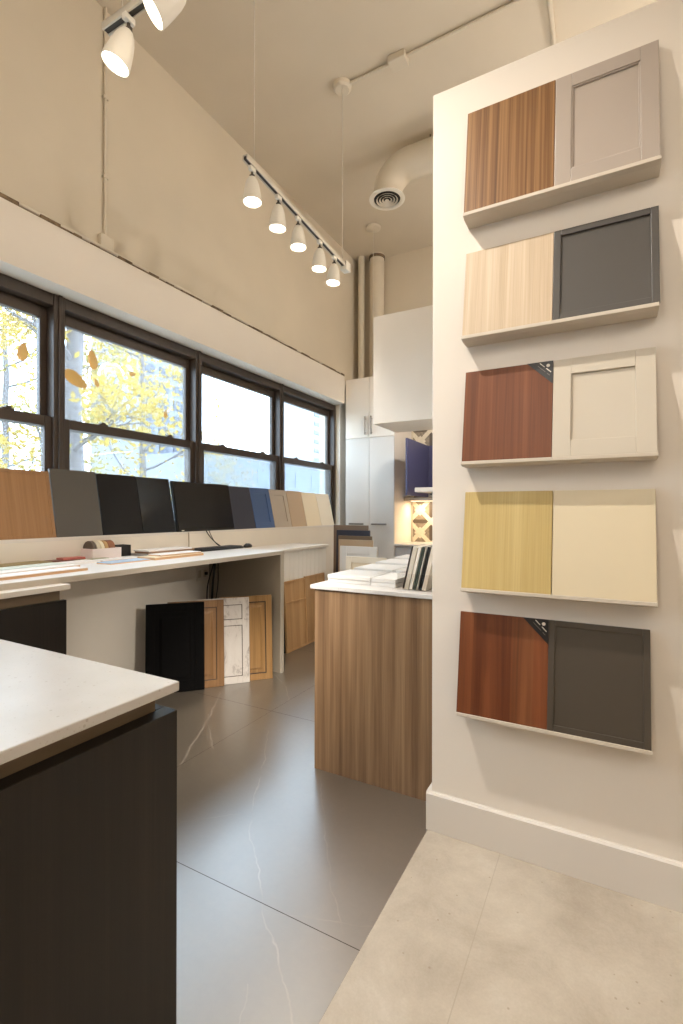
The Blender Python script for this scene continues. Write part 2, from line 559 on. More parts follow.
def framed(name, label, loc, w, h, t, lean, rz, mat, pmat=None, fw=0.055, depth=0.008, bead=0.0, drawer=0.0, raised=False, group=None, cat='door sample', glaze=None):
    """frame-and-panel door: stiles and rails round a sunk (or raised) panel, beads as their own part"""
    pmat = pmat or mat
    r = thing(name, label, cat, loc, (-lean, 0, rz), group)
    fr = MB()
    fr.box(0, fw, 0, t, 0, h).box(w - fw, w, 0, t, 0, h)
    fr.box(fw, w - fw, 0, t, h - fw, h).box(fw, w - fw, 0, t, 0, fw)
    opens = []
    if drawer:
        zd = h - drawer
        fr.box(fw, w - fw, 0, t, zd - fw * 0.5, zd + fw * 0.35)
        opens = [(fw, zd - fw * 0.5), (zd + fw * 0.35, h - fw)]
    else:
        opens = [(fw, h - fw)]
    fr.obj('frame', mat, r, bevel=0.0015)
    for za, zb in opens:
        p = MB().box(fw - 0.001, w - fw + 0.001, depth, t - 0.002, za - 0.001, zb + 0.001)
        p.obj('panel', pmat, r)
        if bead:
            b = MB()
            q = depth - bead
            b.box(fw, fw + bead, q, depth, za, zb).box(w - fw - bead, w - fw, q, depth, za, zb)
            b.box(fw + bead, w - fw - bead, q, depth, zb - bead, zb).box(fw + bead, w - fw - bead, q, depth, za, za + bead)
            b.obj('bead', glaze or mat, r, bevel=0.001)
        if raised:
            s = 0.028
            a0, a1, b0, b1 = fw + s, w - fw - s, za + s, zb - s
            if a1 - a0 > 0.02 and b1 - b0 > 0.02:
                m = MB()
                e = 0.016
                o_ = [(a0, depth, b0), (a1, depth, b0), (a1, depth, b1), (a0, depth, b1)]
                i_ = [(a0 + e, 0.001, b0 + e), (a1 - e, 0.001, b0 + e), (a1 - e, 0.001, b1 - e), (a0 + e, 0.001, b1 - e)]
                vo = [m.bm.verts.new(p_) for p_ in o_]
                vi = [m.bm.verts.new(p_) for p_ in i_]
                m.bm.faces.new(vi)
                for q in range(4):
                    m.bm.faces.new((vo[q], vo[(q + 1) % 4], vi[(q + 1) % 4], vi[q]))
                m.obj('raised_field', pmat, r)
    return r

# ---- five picture ledges on the partition, two samples on each
XL, XM, XR = -0.463, -0.158, 0.142
LEDGE_TOP = [2.345, 1.896, 1.436, 0.973, 0.514]
SAMPLE_H = [0.412, 0.335, 0.347, 0.358, 0.366]
M['ledge_wall'] = paint('putty_painted_ledge', (204, 193, 177), 0.45, 0.012, 4)
M['s1a'] = wood('walnut_brown_veneer', (84, 56, 34), (128, 92, 58), (164, 126, 84), 0.35, 'z', 85, (1, 0, 0), streak=0.6, wav=0.5)
M['s2a'] = wood('light_oak_veneer', (184, 162, 132), (198, 177, 150), (210, 193, 168), 0.5, 'z', 40, (5, 0, 0), streak=0.3)
M['s3a'] = wood('red_brown_mahogany', (96, 54, 31), (114, 66, 39), (132, 82, 52), 0.4, 'z', 44, (9, 0, 0), streak=0.4, spec=0.3)
M['s4a'] = wood('yellow_oak_veneer', (178, 154, 96), (190, 166, 108), (200, 178, 122), 0.5, 'z', 24, (14, 0, 0), streak=0.25)
M['s5a'] = wood('cherry_planks', (90, 49, 28), (112, 63, 36), (138, 84, 50), 0.35, 'z', 16, (18, 0, 0), streak=0.3, wav=0.6,
                planks=[(0.0, (1, 1, 1, 1)), (0.05, (0.8, 0.74, 0.74, 1)), (0.185, (1.0, 1.08, 1.1, 1)), (0.26, (0.98, 0.92, 0.9, 1))])
M['s1b'] = paint('mauve_grey_lacquer', (166, 154, 143), 0.4, 0.012, 4)
M['s2b'] = paint('charcoal_lacquer', (76, 72, 68), 0.42, 0.02, 4)
M['s3b'] = paint('greige_lacquer', (194, 184, 167), 0.42, 0.012, 4)
M['s4b'] = paint('cream_lacquer', (212, 197, 166), 0.45, 0.01, 4)
M['s5b'] = paint('dark_taupe_lacquer', (70, 62, 52), 0.42, 0.02, 4)
ROW = ['top', 'second', 'third', 'fourth', 'bottom']
YF = PY - 0.085
DX = [0.006, 0.001, 0.0, -0.001, -0.014]
for i, (zt, h) in enumerate(zip(LEDGE_TOP, SAMPLE_H)):
    prof = [(YF, zt), (YF, zt - 0.012), (YF + 0.02, zt - 0.018), (PY, zt - 0.018), (PY, zt + 0.012), (PY - 0.012, zt + 0.012), (PY - 0.012, zt)]
    m = MB().prism([(XL + DX[i] - 0.002, a, b) for a, b in prof], (XR - XL + 0.004, 0, 0))
    o = m.obj('picture_ledge', M['ledge_wall'], bevel=0.0012)
    tag(o, ['topmost putty-coloured picture ledge high on the white partition wall',
            'second putty picture ledge, below the light oak and charcoal samples',
            'third putty picture ledge, below the mahogany and greige shaker samples',
            'fourth putty picture ledge, below the yellow oak and cream samples',
            'lowest putty picture ledge, below the cherry and dark taupe samples'][i], 'shelf', 'picture ledges on the partition wall')
T = 0.018
def lean_at(i):
    return math.asin(0.06 / SAMPLE_H[i])
Y0 = YF + 0.003
WL, WR = XM - XL - 0.001, XR - XM - 0.001
slab('door_sample', 'brown walnut slab door sample leaning on the topmost wall ledge', (XL + DX[0], Y0, LEDGE_TOP[0]), WL, SAMPLE_H[0], T, lean_at(0), 0, M['s1a'])
framed('door_sample', 'mauve grey beaded door sample on the topmost wall ledge', (XM + DX[0], Y0, LEDGE_TOP[0]), WR, SAMPLE_H[0], T, lean_at(0), 0, M['s1b'], fw=0.05, depth=0.008, bead=0.005)
slab('door_sample', 'pale light oak slab sample on the second wall ledge', (XL + DX[1], Y0, LEDGE_TOP[1]), WL, SAMPLE_H[1], T, lean_at(1), 0, M['s2a'])
framed('door_sample', 'charcoal slim framed door sample on the second wall ledge', (XM + DX[1], Y0, LEDGE_TOP[1]), WR + 0.006, SAMPLE_H[1], T, lean_at(1), 0, M['s2b'], fw=0.022, depth=0.007)
c3 = slab('door_sample', 'red brown mahogany slab sample on the third wall ledge, black corner label', (XL + DX[2], Y0, LEDGE_TOP[2]), WL, SAMPLE_H[2], T, lean_at(2), 0, M['s3a'])
framed('door_sample', 'greige shaker door sample with wide frame on the third wall ledge', (XM + DX[2], Y0, LEDGE_TOP[2]), WR, SAMPLE_H[2], T, lean_at(2), 0, M['s3b'], fw=0.056, depth=0.008)
slab('door_sample', 'yellow oak slab sample on the fourth wall ledge', (XL + DX[3], Y0, LEDGE_TOP[3]), WL, SAMPLE_H[3], T, lean_at(3), 0, M['s4a'])
slab('door_sample', 'plain cream slab sample on the fourth wall ledge', (XM, Y0 + 0.002, LEDGE_TOP[3]), WR, SAMPLE_H[3], T, lean_at(3), 0, M['s4b'])
c5 = slab('door_sample', 'reddish cherry plank sample on the bottom wall ledge, black corner label', (XL + DX[4] - 0.004, Y0, LEDGE_TOP[4]), WL + 0.005, SAMPLE_H[4], T, lean_at(4), 0, M['s5a'])
framed('door_sample', 'dark taupe slim framed door sample on the bottom wall ledge', (XM + DX[4], Y0, LEDGE_TOP[4]), WR, SAMPLE_H[4], T, lean_at(4), 0, M['s5b'], fw=0.02, depth=0.005)
M['label_black'] = paint('black_corner_label', (24, 23, 24), 0.35, 0.05, 8)
M['label_print'] = paint('pale_label_print', (214, 208, 196), 0.5, 0.02, 8)
M['label_dim'] = paint('dim_label_print', (120, 114, 106), 0.5, 0.02, 8)
def corner_label(par, w, h, s):
    m = MB().prism([(w - s, -0.0012, h), (w, -0.0012, h), (w, -0.0012, h - s)], (0, 0.001, 0))
    l = m.obj('corner_label', M['label_black'], par)
    l['label'] = 'black triangular label across the upper right corner'
    MB().lathe((w - 0.016, -0.0012, h - 0.016), (0, -1, 0), [(0, 0.006), (0.0004, 0.006)], 18).obj('label_mark', M['label_print'], l)
    d = Vector((1, 0, -1)).normalized()
    n = Vector((1, 0, 1)).normalized()
    def bar(c0, L, wd, mat):
        q = MB()
        a = Vector(c0)
        q.prism([a - d * L / 2 - n * wd / 2, a + d * L / 2 - n * wd / 2, a + d * L / 2 + n * wd / 2, a - d * L / 2 + n * wd / 2], (0, -0.0004, 0))
        q.obj('label_print', mat, l)
    base = Vector((w, -0.0012, h))
    for k_, (off, along, L, wd, mt) in enumerate([(0.034, -0.016, 0.022, 0.0028, M['label_print']), (0.034, 0.014, 0.022, 0.0028, M['label_print']),
                                                  (0.045, -0.008, 0.036, 0.0016, M['label_dim']), (0.045, 0.024, 0.012, 0.0016, M['label_dim'])]):
        bar(base - n * off + d * along, L, wd, mt)
corner_label(c3, WL, SAMPLE_H[2], 0.085)
corner_label(c5, WL + 0.005, SAMPLE_H[4], 0.085)

# ---- row of samples standing on the window ledge, leaning on the windows
M['oak_door'] = wood('honey_oak', (142, 104, 68), (156, 116, 78), (168, 128, 88), 0.45, 'z', 30, (2, 2, 0), streak=0.25)
M['w_grey'] = paint('warm_grey_slab', (82, 77, 71), 0.5, 0.02, 4)
M['w_black'] = paint('matt_black_slab', (24, 22, 22), 0.5, 0.05, 4, spec=0.25)
M['w_gloss'] = paint('gloss_black_slab', (20, 21, 25), 0.16, 0.05, 4)
M['w_navy'] = paint('dark_navy_slab', (46, 48, 62), 0.45, 0.03, 4)
M['w_blue'] = paint('blue_shaker_paint', (66, 92, 136), 0.4, 0.02, 4)
M['w_greige'] = paint('greige_shaker_paint', (186, 172, 155), 0.42, 0.015, 4)
M['w_tan'] = paint('tan_slab', (188, 164, 136), 0.45, 0.015, 4)
M['w_cream'] = paint('cream_slab', (234, 219, 190), 0.45, 0.01, 4)
M['w_white'] = paint('off_white_slab', (238, 228, 208), 0.45, 0.01, 4)
SX, SZ = -2.962, 1.0905
H90 = R(90)
def ledge_lean(h):
    return math.asin(0.088 / h)
G = 'door samples along the window ledge'
def on_ledge(kind, y0, y1, h, mat, label, **kw):
    if kind == 'slab':
        return slab('door_sample', label, (SX, y0, SZ), y1 - y0 - 0.003, h, 0.019, ledge_lean(h), H90, mat, G)
    return framed('door_sample', label, (SX, y0, SZ), y1 - y0 - 0.003, h, 0.019, ledge_lean(h), H90, mat, group=G, **kw)
on_ledge('framed', 1.10, 1.437, 0.418, M['oak_door'], 'honey oak framed door sample at the near end of the window ledge', fw=0.022, depth=0.004)
on_ledge('framed', 1.44, 1.776, 0.418, M['oak_door'], 'honey oak slim framed door sample beside the warm grey slab', fw=0.02, depth=0.004)
on_ledge('slab', 1.779, 2.09, 0.438, M['w_grey'], 'warm grey slab sample on window ledge between oak and black')
on_ledge('slab', 2.093, 2.412, 0.431, M['w_black'], 'matt black slab sample on window ledge beside the warm grey one')
on_ledge('slab', 2.415, 2.722, 0.428, M['w_gloss'], 'glossy black slab sample on window ledge left of the monitor')
on_ledge('slab', 3.387, 3.712, 0.408, M['w_navy'], 'dark navy slab sample on window ledge right of the monitor')
on_ledge('framed', 3.715, 4.020, 0.408, M['w_blue'], 'blue shaker door sample on the window ledge', fw=0.06, depth=0.008)
on_ledge('framed', 4.023, 4.326, 0.402, M['w_greige'], 'greige shaker door sample on the window ledge', fw=0.06, depth=0.008)
on_ledge('slab', 4.329, 4.624, 0.402, M['w_tan'], 'tan slab sample on window ledge between greige and cream')
on_ledge('slab', 4.627, 4.940, 0.394, M['w_cream'], 'yellowish cream slab sample on window ledge next to tan')
on_ledge('slab', 4.943, 5.252, 0.39, M['w_white'], 'off-white slab sample at the far end of the window ledge')

# ---- monitor standing on the ledge
mon = thing('monitor', 'wide black computer monitor resting on the window ledge above the keyboard', 'monitor', (-2.945, 2.728, 1.0905), (-R(11), 0, H90))
MB().box(0, 0.66, 0.004, 0.03, 0, 0.415).box(0.18, 0.48, 0.03, 0.048, 0.08, 0.33).obj('housing', M['black'], mon, bevel=0.003)
MB().box(0.006, 0.654, 0.0, 0.0038, 0.02, 0.409).obj('screen', M['screen'], mon, bevel=0.001)
MB().box(0.035, 0.06, 0.002, 0.0039, 0.005, 0.014).obj('badge', M['label_print'], mon)
def cable(name, pts, r, label, mat=None):
    P = [Vector(p) for p in pts]
    Q = [P[0] * 2 - P[1]] + P + [P[-1] * 2 - P[-2]]
    out = []
    for k_ in range(1, len(Q) - 2):
        for q_ in range(8):
            t = q_ / 8
            a, b, c, d = Q[k_ - 1], Q[k_], Q[k_ + 1], Q[k_ + 2]
            out.append(0.5 * ((2 * b) + (c - a) * t + (2 * a - 5 * b + 4 * c - d) * t * t + (3 * b - a - 3 * c + d) * t ** 3))
    out.append(P[-1])
    o = MB().tube(out, r, 8).obj(name, mat or M['black'], smooth=True)
    return tag(o, label, 'cable')
DZ = 0.948
cable('cable', [(-2.93, 2.99, 1.12), (-2.925, 3.03, 1.06), (-2.90, 3.075, 1.0), (-2.84, 3.10, DZ + 0.005), (-2.80, 3.05, DZ + 0.005)], 0.004, 'black cable looping from under the monitor to the desk top')
cable('cable', [(-2.93, 3.03, 1.12), (-2.93, 3.06, 1.06), (-2.915, 3.10, 0.99), (-2.88, 3.13, DZ + 0.005), (-2.83, 3.12, DZ + 0.005)], 0.003, 'thinner black cable beside the loop behind the keyboard')
cable('cable', [(-2.945, 2.83, 1.085), (-2.943, 2.832, 1.02), (-2.943, 2.832, 0.95)], 0.005, 'pale cable running straight down the ledge wall behind the keyboard', M['w_greige'])

# ------------------------------------------------------------------ desk along the window
desk = thing('desk', 'long white desk top running under the window ledge with greige end panel', 'desk', (-2.2, 0.4, 0))
MB().box(-0.748, -0.01, 0, 2.705, 0.921, DZ).obj('desk_top', [M['desktop']], desk, bevel=0.002)
MB().box(-0.012, 0.0, 0, 2.705, 0.919, DZ - 0.0008).obj('front_edge', M['deskedge'], desk, bevel=0.001)
M['deskpanel'] = paint('shaded_desk_panel', (150, 138, 121), 0.45, 0.02, 4)  # greige of the desk side, darkened for the shade under the top
MB().box(-0.748, -0.010, 2.662, 2.70, 0.0, 0.9205).obj('end_panel', M['deskpanel'], desk, bevel=0.002)
MB().box(-0.0095, -0.002, 2.660, 2.702, 0.0, 0.9185).obj('edge_band', M['deskedge'], desk, bevel=0.001)
# dark cabinet pushed under the near end of the desk
cab = thing('base_cabinet', 'dark stained base cabinet under the near end of the window desk', 'cabinet', (-2.13, 1.34, 0))
MB().box(-0.80, 0.0, -1.5, 0.0, 0.897, 0.9205).obj('worktop', M['ledge'], cab, bevel=0.002)
MB().box(-0.80, -0.035, -1.5, -0.03, 0.08, 0.897).obj('carcass', M['recess'], cab)
MB().box(-0.035, -0.012, -1.5, -0.012, 0.09, 0.85).obj('front_panel', M['dkwood'], cab, bevel=0.001)
MB().box(-0.76, -0.07, -1.5, -0.02, 0.0, 0.08).obj('plinth', M['dkwood'], cab)

# speckled white island in the left foreground
isl = thing('kitchen_island', 'dark stained island with speckled white worktop in the left foreground', 'island', (-0.772, 0.718, 0))
MB().box(-0.70, 0, -1.75, 0, 0.88, 0.90).obj('worktop', M['quartz'], isl, bevel=0.0025)
MB().box(-0.67, -0.038, -1.74, -0.03, 0.09, 0.88).obj('carcass', M['recess'], isl)
MB().box(-0.036, 0.0, -1.74, -0.006, 0.02, 0.843).obj('side_panel', M['dkwood'], isl, bevel=0.0015)
MB().box(-0.69, -0.0365, -0.028, -0.006, 0.02, 0.843).obj('end_panel', M['dkwood'], isl, bevel=0.0015)
MB().box(-0.64, -0.06, -1.72, -0.05, 0.0, 0.09).obj('plinth', M['black'], isl)

# ---- things lying on the desk
def flat(name, label, cat, corner, L, W, t, ang, mat, z=DZ, bevel=0.001, group=None):
    """board lying flat: L along the desk, W across it"""
    o = MB().box(-W, 0, 0, L, 0, t).obj(name, mat, bevel=bevel)
    o.location = (corner[0], corner[1], z)
    o.rotation_euler = (0, 0, ang)
    return tag(o, label, cat, group)
M['strip_wood'] = wood('pale_wood_edge', (196, 152, 108), (214, 172, 128), (226, 188, 146), 0.5, 'y', 20)
M['paper'] = paint('white_card', (236, 233, 230), 0.5, 0.01, 5)
M['pale_blue'] = paint('pale_blue_card', (166, 190, 214), 0.45, 0.02, 5)
M['pale_mint'] = paint('pale_mint_card', (214, 226, 220), 0.5, 0.02, 5)
M['olive'] = paint('olive_card', (150, 134, 92), 0.5, 0.03, 5)
M['red'] = paint('coral_red_card', (188, 108, 98), 0.5, 0.03, 5)
M['green'] = paint('moss_green_card', (146, 144, 106), 0.5, 0.03, 5)
M['darkred'] = paint('brown_red_card', (110, 66, 54), 0.5, 0.03, 5)
M['pink'] = paint('pinkish_white_box', (228, 216, 214), 0.5, 0.01, 5)
M['peach'] = paint('peach_card', (220, 180, 140), 0.5, 0.02, 5)
SB = 'sample boards lying on the desk'
def sandwich(label, corner, L, W, ang, core, skin, z=DZ, t=0.012):
    r = thing('sample_board', label, 'sample board', (corner[0], corner[1], z), (0, 0, ang), SB)
    MB().box(-W, 0, 0, L, 0, t).obj('core', core, r, bevel=0.0008)
    MB().box(-W + 0.001, -0.001, 0.001, L - 0.001, t + 0.0002, t + 0.004).obj('top_face', skin, r)
    return r
sandwich('white topped strip with wood edge at the front of the desk', (-2.30, 0.90), 0.66, 0.10, R(3), M['strip_wood'], M['paper'])
sandwich('white topped strip with wood edge, second from the desk front', (-2.44, 0.92), 0.70, 0.10, R(4), M['strip_wood'], M['paper'])
sandwich('pale mint topped board behind the two white strips', (-2.58, 1.0), 0.62, 0.12, R(3), M['paper'], M['pale_mint'])
sandwich('long white board at the desk middle behind the mint board', (-2.62, 1.42), 0.42, 0.13, R(2), M['paper'], M['paper'], t=0.008)
flat('sample_board', 'olive tan board at the back of the desk near the left frame edge', 'sample board', (-2.80, 1.18), 0.48, 0.13, 0.012, R(2), M['olive'], group=SB)
flat('sample_board', 'thin brown red board at the back of the desk', 'sample board', (-2.85, 1.55), 0.34, 0.09, 0.009, R(0), M['darkred'], group=SB)
flat('sample_board', 'coral red board at the back of the desk by the white box', 'sample board', (-2.84, 1.74), 0.135, 0.08, 0.012, R(-4), M['red'], z=DZ + 0.0095, group=SB)
flat('sample_board', 'moss green board in front of the white box', 'sample board', (-2.755, 1.79), 0.20, 0.05, 0.010, R(2), M['green'], group=SB)
sandwich('peach edged board with pale face in front of the green one', (-2.64, 1.86), 0.26, 0.10, R(-2), M['peach'], M['paper'], t=0.006)
bx = thing('sample_box', 'small pinkish white open box holding round samples on the desk', 'box', (-2.82, 1.915, DZ), (0, 0, 0))
q = MB().box(-0.125, 0, 0, 0.205, 0, 0.004).box(-0.125, -0.121, 0, 0.205, 0.004, 0.066).box(-0.004, 0, 0, 0.205, 0.004, 0.066)
q.box(-0.121, -0.004, 0, 0.004, 0.004, 0.066).box(-0.121, -0.004, 0.201, 0.205, 0.004, 0.066)
q.obj('tray', M['pink'], bx, bevel=0.001)
DISC = [((86, 74, 64), 'dark brown'), ((196, 186, 164), 'ivory'), ((222, 212, 186), 'cream'), ((176, 140, 92), 'honey'), ((132, 82, 52), 'chestnut')]
for k_, (rgb, nm) in enumerate(DISC):
    o = MB().lathe((0, 0, 0), (0, 1, 0), [(0, 0.053), (0.002, 0.055), (0.024 if k_ < 4 else 0.045, 0.055), (0.026 if k_ < 4 else 0.047, 0.053)], 36).obj('round_sample', paint('disc_' + nm.replace(' ', '_'), rgb, 0.4, 0.06, 14), smooth=True)
    o.location = (-2.8825, 1.915 + 0.010 + 0.0275 * k_, DZ + 0.0597)
    tag(o, nm + ' round sample standing on edge in the pinkish white box', 'sample disc', 'round samples in the box')
hb = thing('desk_organizer', 'small black box beside the pinkish white box on the desk', 'box', (-2.86, 2.14, DZ), (0, 0, 0))
q = MB().box(-0.09, 0, 0, 0.085, 0, 0.004).box(-0.09, -0.086, 0, 0.085, 0.004, 0.075).box(-0.004, 0, 0, 0.085, 0.004, 0.075)
q.box(-0.086, -0.004, 0, 0.004, 0.004, 0.075).box(-0.086, -0.004, 0.081, 0.085, 0.004, 0.075)
q.obj('walls', M['black'], hb, bevel=0.001)
sandwich('peach edged board with pale blue face near the desk front', (-2.46, 1.78), 0.28, 0.12, R(2), M['peach'], M['pale_blue'], t=0.006)
M['greyboard'] = paint('grey_board', (150, 146, 142), 0.5, 0.03, 6)
M['brownboard'] = paint('brown_board', (150, 118, 92), 0.5, 0.03, 6)
flat('sample_board', 'lower grey board of the stack beside the small black box', 'sample board', (-2.70, 2.22), 0.40, 0.17, 0.016, R(-3), M['greyboard'], group=SB)
flat('sample_board', 'brown middle board of the stack beside the small black box', 'sample board', (-2.69, 2.25), 0.40, 0.16, 0.012, R(1), M['brownboard'], z=DZ + 0.0165, group=SB)
flat('sample_board', 'pale top board of the stack beside the small black box', 'sample board', (-2.70, 2.24), 0.38, 0.16, 0.010, R(-1), M['paper'], z=DZ + 0.029, group=SB)
sandwich('cream board with wood edge near the keyboard', (-2.45, 2.08), 0.42, 0.16, R(1), M['strip_wood'], M['w_cream'], t=0.014)
sandwich('pale wood edged board lying on the cream board near the keyboard', (-2.47, 2.14), 0.34, 0.12, R(-2), M['strip_wood'], M['paper'], z=DZ + 0.0185, t=0.006)
# keyboard and mouse
kb = thing('keyboard', 'black computer keyboard on the white desk below the monitor', 'keyboard', (-2.66, 2.69, DZ), (0, 0, R(-2)))
MB().box(-0.145, 0, 0, 0.46, 0, 0.016).obj('case', M['black'], kb, bevel=0.004)
kk = MB()
for a in range(5):
    for b in range(18):
        x0 = -0.136 + a * 0.0255
        y0 = 0.008 + b * 0.0247
        kk.box(x0, x0 + 0.021, y0, y0 + 0.021, 0.0162, 0.0225)
kk.obj('keys', paint('keycaps', (34, 34, 36), 0.45, 0.05, 8), kb)
ms = MB()
bmesh.ops.create_uvsphere(ms.bm, u_segments=24, v_segments=12, radius=1)
for v in ms.bm.verts:
    v.co = Vector((v.co.x * 0.032, v.co.y * 0.055, max(v.co.z, -0.35) * 0.026 + 0.0091))
mo = thing('mouse', 'black computer mouse at the far end of the white desk', 'mouse', (-2.66, 3.22, DZ), (0, 0, R(14)))
ms.obj('body', M['black'], mo, smooth=True)
MB().cyl((-0.004, -0.03, 0.028), (0.004, -0.03, 0.028), 0.009, n=16).obj('scroll_wheel', M['slot'], mo)
# outlet and hanging cables under the desk
ot = thing('wall_outlet', 'small white wall outlet under the desk near the dangling cables', 'outlet', (WX, 2.98, 0.735))
MB().box(0, 0.007, -0.06, 0.06, -0.058, 0.058).obj('cover_plate', M['ledge'], ot, bevel=0.002)
for yy in (-0.03, 0.03):
    MB().box(0.007, 0.0095, yy - 0.016, yy + 0.016, -0.03, 0.03).obj('socket', M['deskedge'], ot, bevel=0.002)
pl = thing('power_plug', 'black plug in the outlet under the desk', 'plug', (WX + 0.0095, 3.01, 0.735))
MB().box(0.0003, 0.022, -0.010, 0.010, -0.012, 0.012).obj('plug_body', M['black'], pl, bevel=0.003)
ad = MB().box(-0.03, 0.03, -0.05, 0.05, 0, 0.045).obj('power_adapter', M['black'], bevel=0.005)
ad.location = (-2.80, 2.985, 0.8755)
tag(ad, 'black power adapter fixed beneath the desk top', 'adapter')
for k_, (dx, dy, lab) in enumerate([(0.0, 0.0, 'thick black cable hanging from the adapter beneath the desk'), (0.02, -0.05, 'thin black cable bowing left below the adapter under the desk'), (0.012, 0.03, 'second thin black cable hanging beside the desk end panel')]):
    cable('cable', [(-2.80 + dx, 2.985 + dy * 0.5, 0.872), (-2.81 + dx, 2.98 + dy, 0.78), (-2.82 + dx, 2.97 + dy * 1.6, 0.64), (-2.84, 2.98 + dy, 0.42), (-2.86, 2.99 + dy, 0.2), (-2.87, 3.0 + dy * 1.2, 0.008)], 0.009 if k_ == 0 else 0.005, lab)

# ---- doors fanned out on the floor under the desk
M['door_black'] = wood('black_stained_wood', (6, 5, 5), (8, 7, 7), (12, 10, 9), 0.6, 'z', 30, spec=0.06)
M['door_nat'] = wood('natural_maple', (122, 88, 54), (138, 102, 65), (152, 116, 78), 0.45, 'z', 20, (7, 0, 0))
M['door_honey'] = wood('honey_knotty_wood', (142, 106, 62), (160, 123, 77), (176, 140, 94), 0.4, 'z', 18, (11, 0, 0))
M['glaze_brown'] = paint('dark_brown_glaze', (58, 40, 28), 0.5, 0.1, 20)
def distressed():
    k = NT('distressed_white_paint')
    v = k.coords((9, 9, 3))
    f = k.noise(v, 1.6, 7, 0.72, 0.8)
    c = k.ramp(f, [(0.27, lin((86, 74, 66))), (0.38, lin((160, 150, 142))), (0.48, lin((206, 199, 191))), (0.8, lin((216, 210, 203)))])
    k.base(c)
    k.set(Roughness=0.5)
    return k.m
M['door_white'] = distressed()
ANG = R(47.6)
ev = Vector((math.cos(ANG), math.sin(ANG), 0))
nv = Vector((-math.sin(ANG), math.cos(ANG), 0))
base = Vector((-2.732, 2.238, 0.001))
GD = 'sample doors fanned out under the desk'
def fan(along, back, w, h):
    return tuple(base + ev * along + nv * back), w, h
def fan_door(along, back, w, h, mat, label, **kw):
    return framed('cabinet_door', label, tuple(base + ev * along + nv * back), w, h, 0.02, R(5), ANG, mat, group=GD, cat='cabinet door', **kw)
fan_door(0.0, 0.0, 0.388, 0.61, M['door_black'], 'black raised panel cabinet door leaning under the desk', fw=0.06, depth=0.007, raised=True)
fan_door(0.14, 0.024, 0.386, 0.614, M['door_nat'], 'natural maple cabinet door behind the black door under the desk', fw=0.05, depth=0.007, raised=True, bead=0.005, glaze=M['glaze_brown'])
fan_door(0.335, 0.048, 0.376, 0.617, M['door_white'], 'distressed white cabinet door with drawer panel under the desk', fw=0.05, depth=0.007, drawer=0.175, bead=0.004, glaze=M['glaze_brown'])
fan_door(0.50, 0.072, 0.385, 0.621, M['door_honey'], 'honey wood glazed cabinet door at the right end under the desk', fw=0.045, depth=0.009, raised=True, bead=0.007, glaze=M['glaze_brown'])

# ---- low white unit beyond the desk, with two orange-brown doors leaning on it
lu = thing('low_cabinet', 'low white ribbed cabinet beyond the desk end under the window ledge', 'cabinet', (-2.53, 3.125, 0))
MB().box(-0.418, 0.03, 0, 1.19, 0.895, 0.918).obj('worktop', M['ledge'], lu, bevel=0.003)
MB().box(-0.418, 0.0, 0.005, 1.18, 0.0, 0.895).obj('carcass', M['matte_white'], lu)
rb = MB()
for k_ in range(16):
    rb.box(0.0, 0.0025, 0.01 + k_ * 0.073, 0.01 + k_ * 0.073 + 0.066, 0.1, 0.885)
rb.obj('ribbed_front', M['matte_white'], lu, bevel=0.001)
M['orange_wood'] = wood('light_cherry', (180, 138, 92), (194, 152, 105), (206, 166, 120), 0.45, 'z', 18, (4, 3, 0), streak=0.25)
M['orange_wood2'] = wood('tan_alder', (166, 128, 88), (180, 142, 100), (192, 156, 114), 0.45, 'z', 18, (8, 3, 0), streak=0.25)
GO = 'sample doors leaning on the low white cabinet'
framed('cabinet_door', 'light cherry door with drawer front leaning on the low white cabinet', (-2.455, 3.515, 0.001), 0.345, 0.628, 0.02, R(3.6), H90, M['orange_wood'], fw=0.016, depth=0.006, drawer=0.19, group=GO, cat='cabinet door')
framed('cabinet_door', 'tan alder door beside the light cherry door, partly behind the island', (-2.46, 3.866, 0.001), 0.36, 0.636, 0.02, R(3.6), H90, M['orange_wood2'], fw=0.016, depth=0.006, drawer=0.2, group=GO, cat='cabinet door')
slab('cabinet_door', 'black slab door edge behind the light cherry door', (-2.48, 3.36, 0.001), 0.24, 0.56, 0.018, R(3.4), H90, M['w_black'], GO, 'cabinet door')

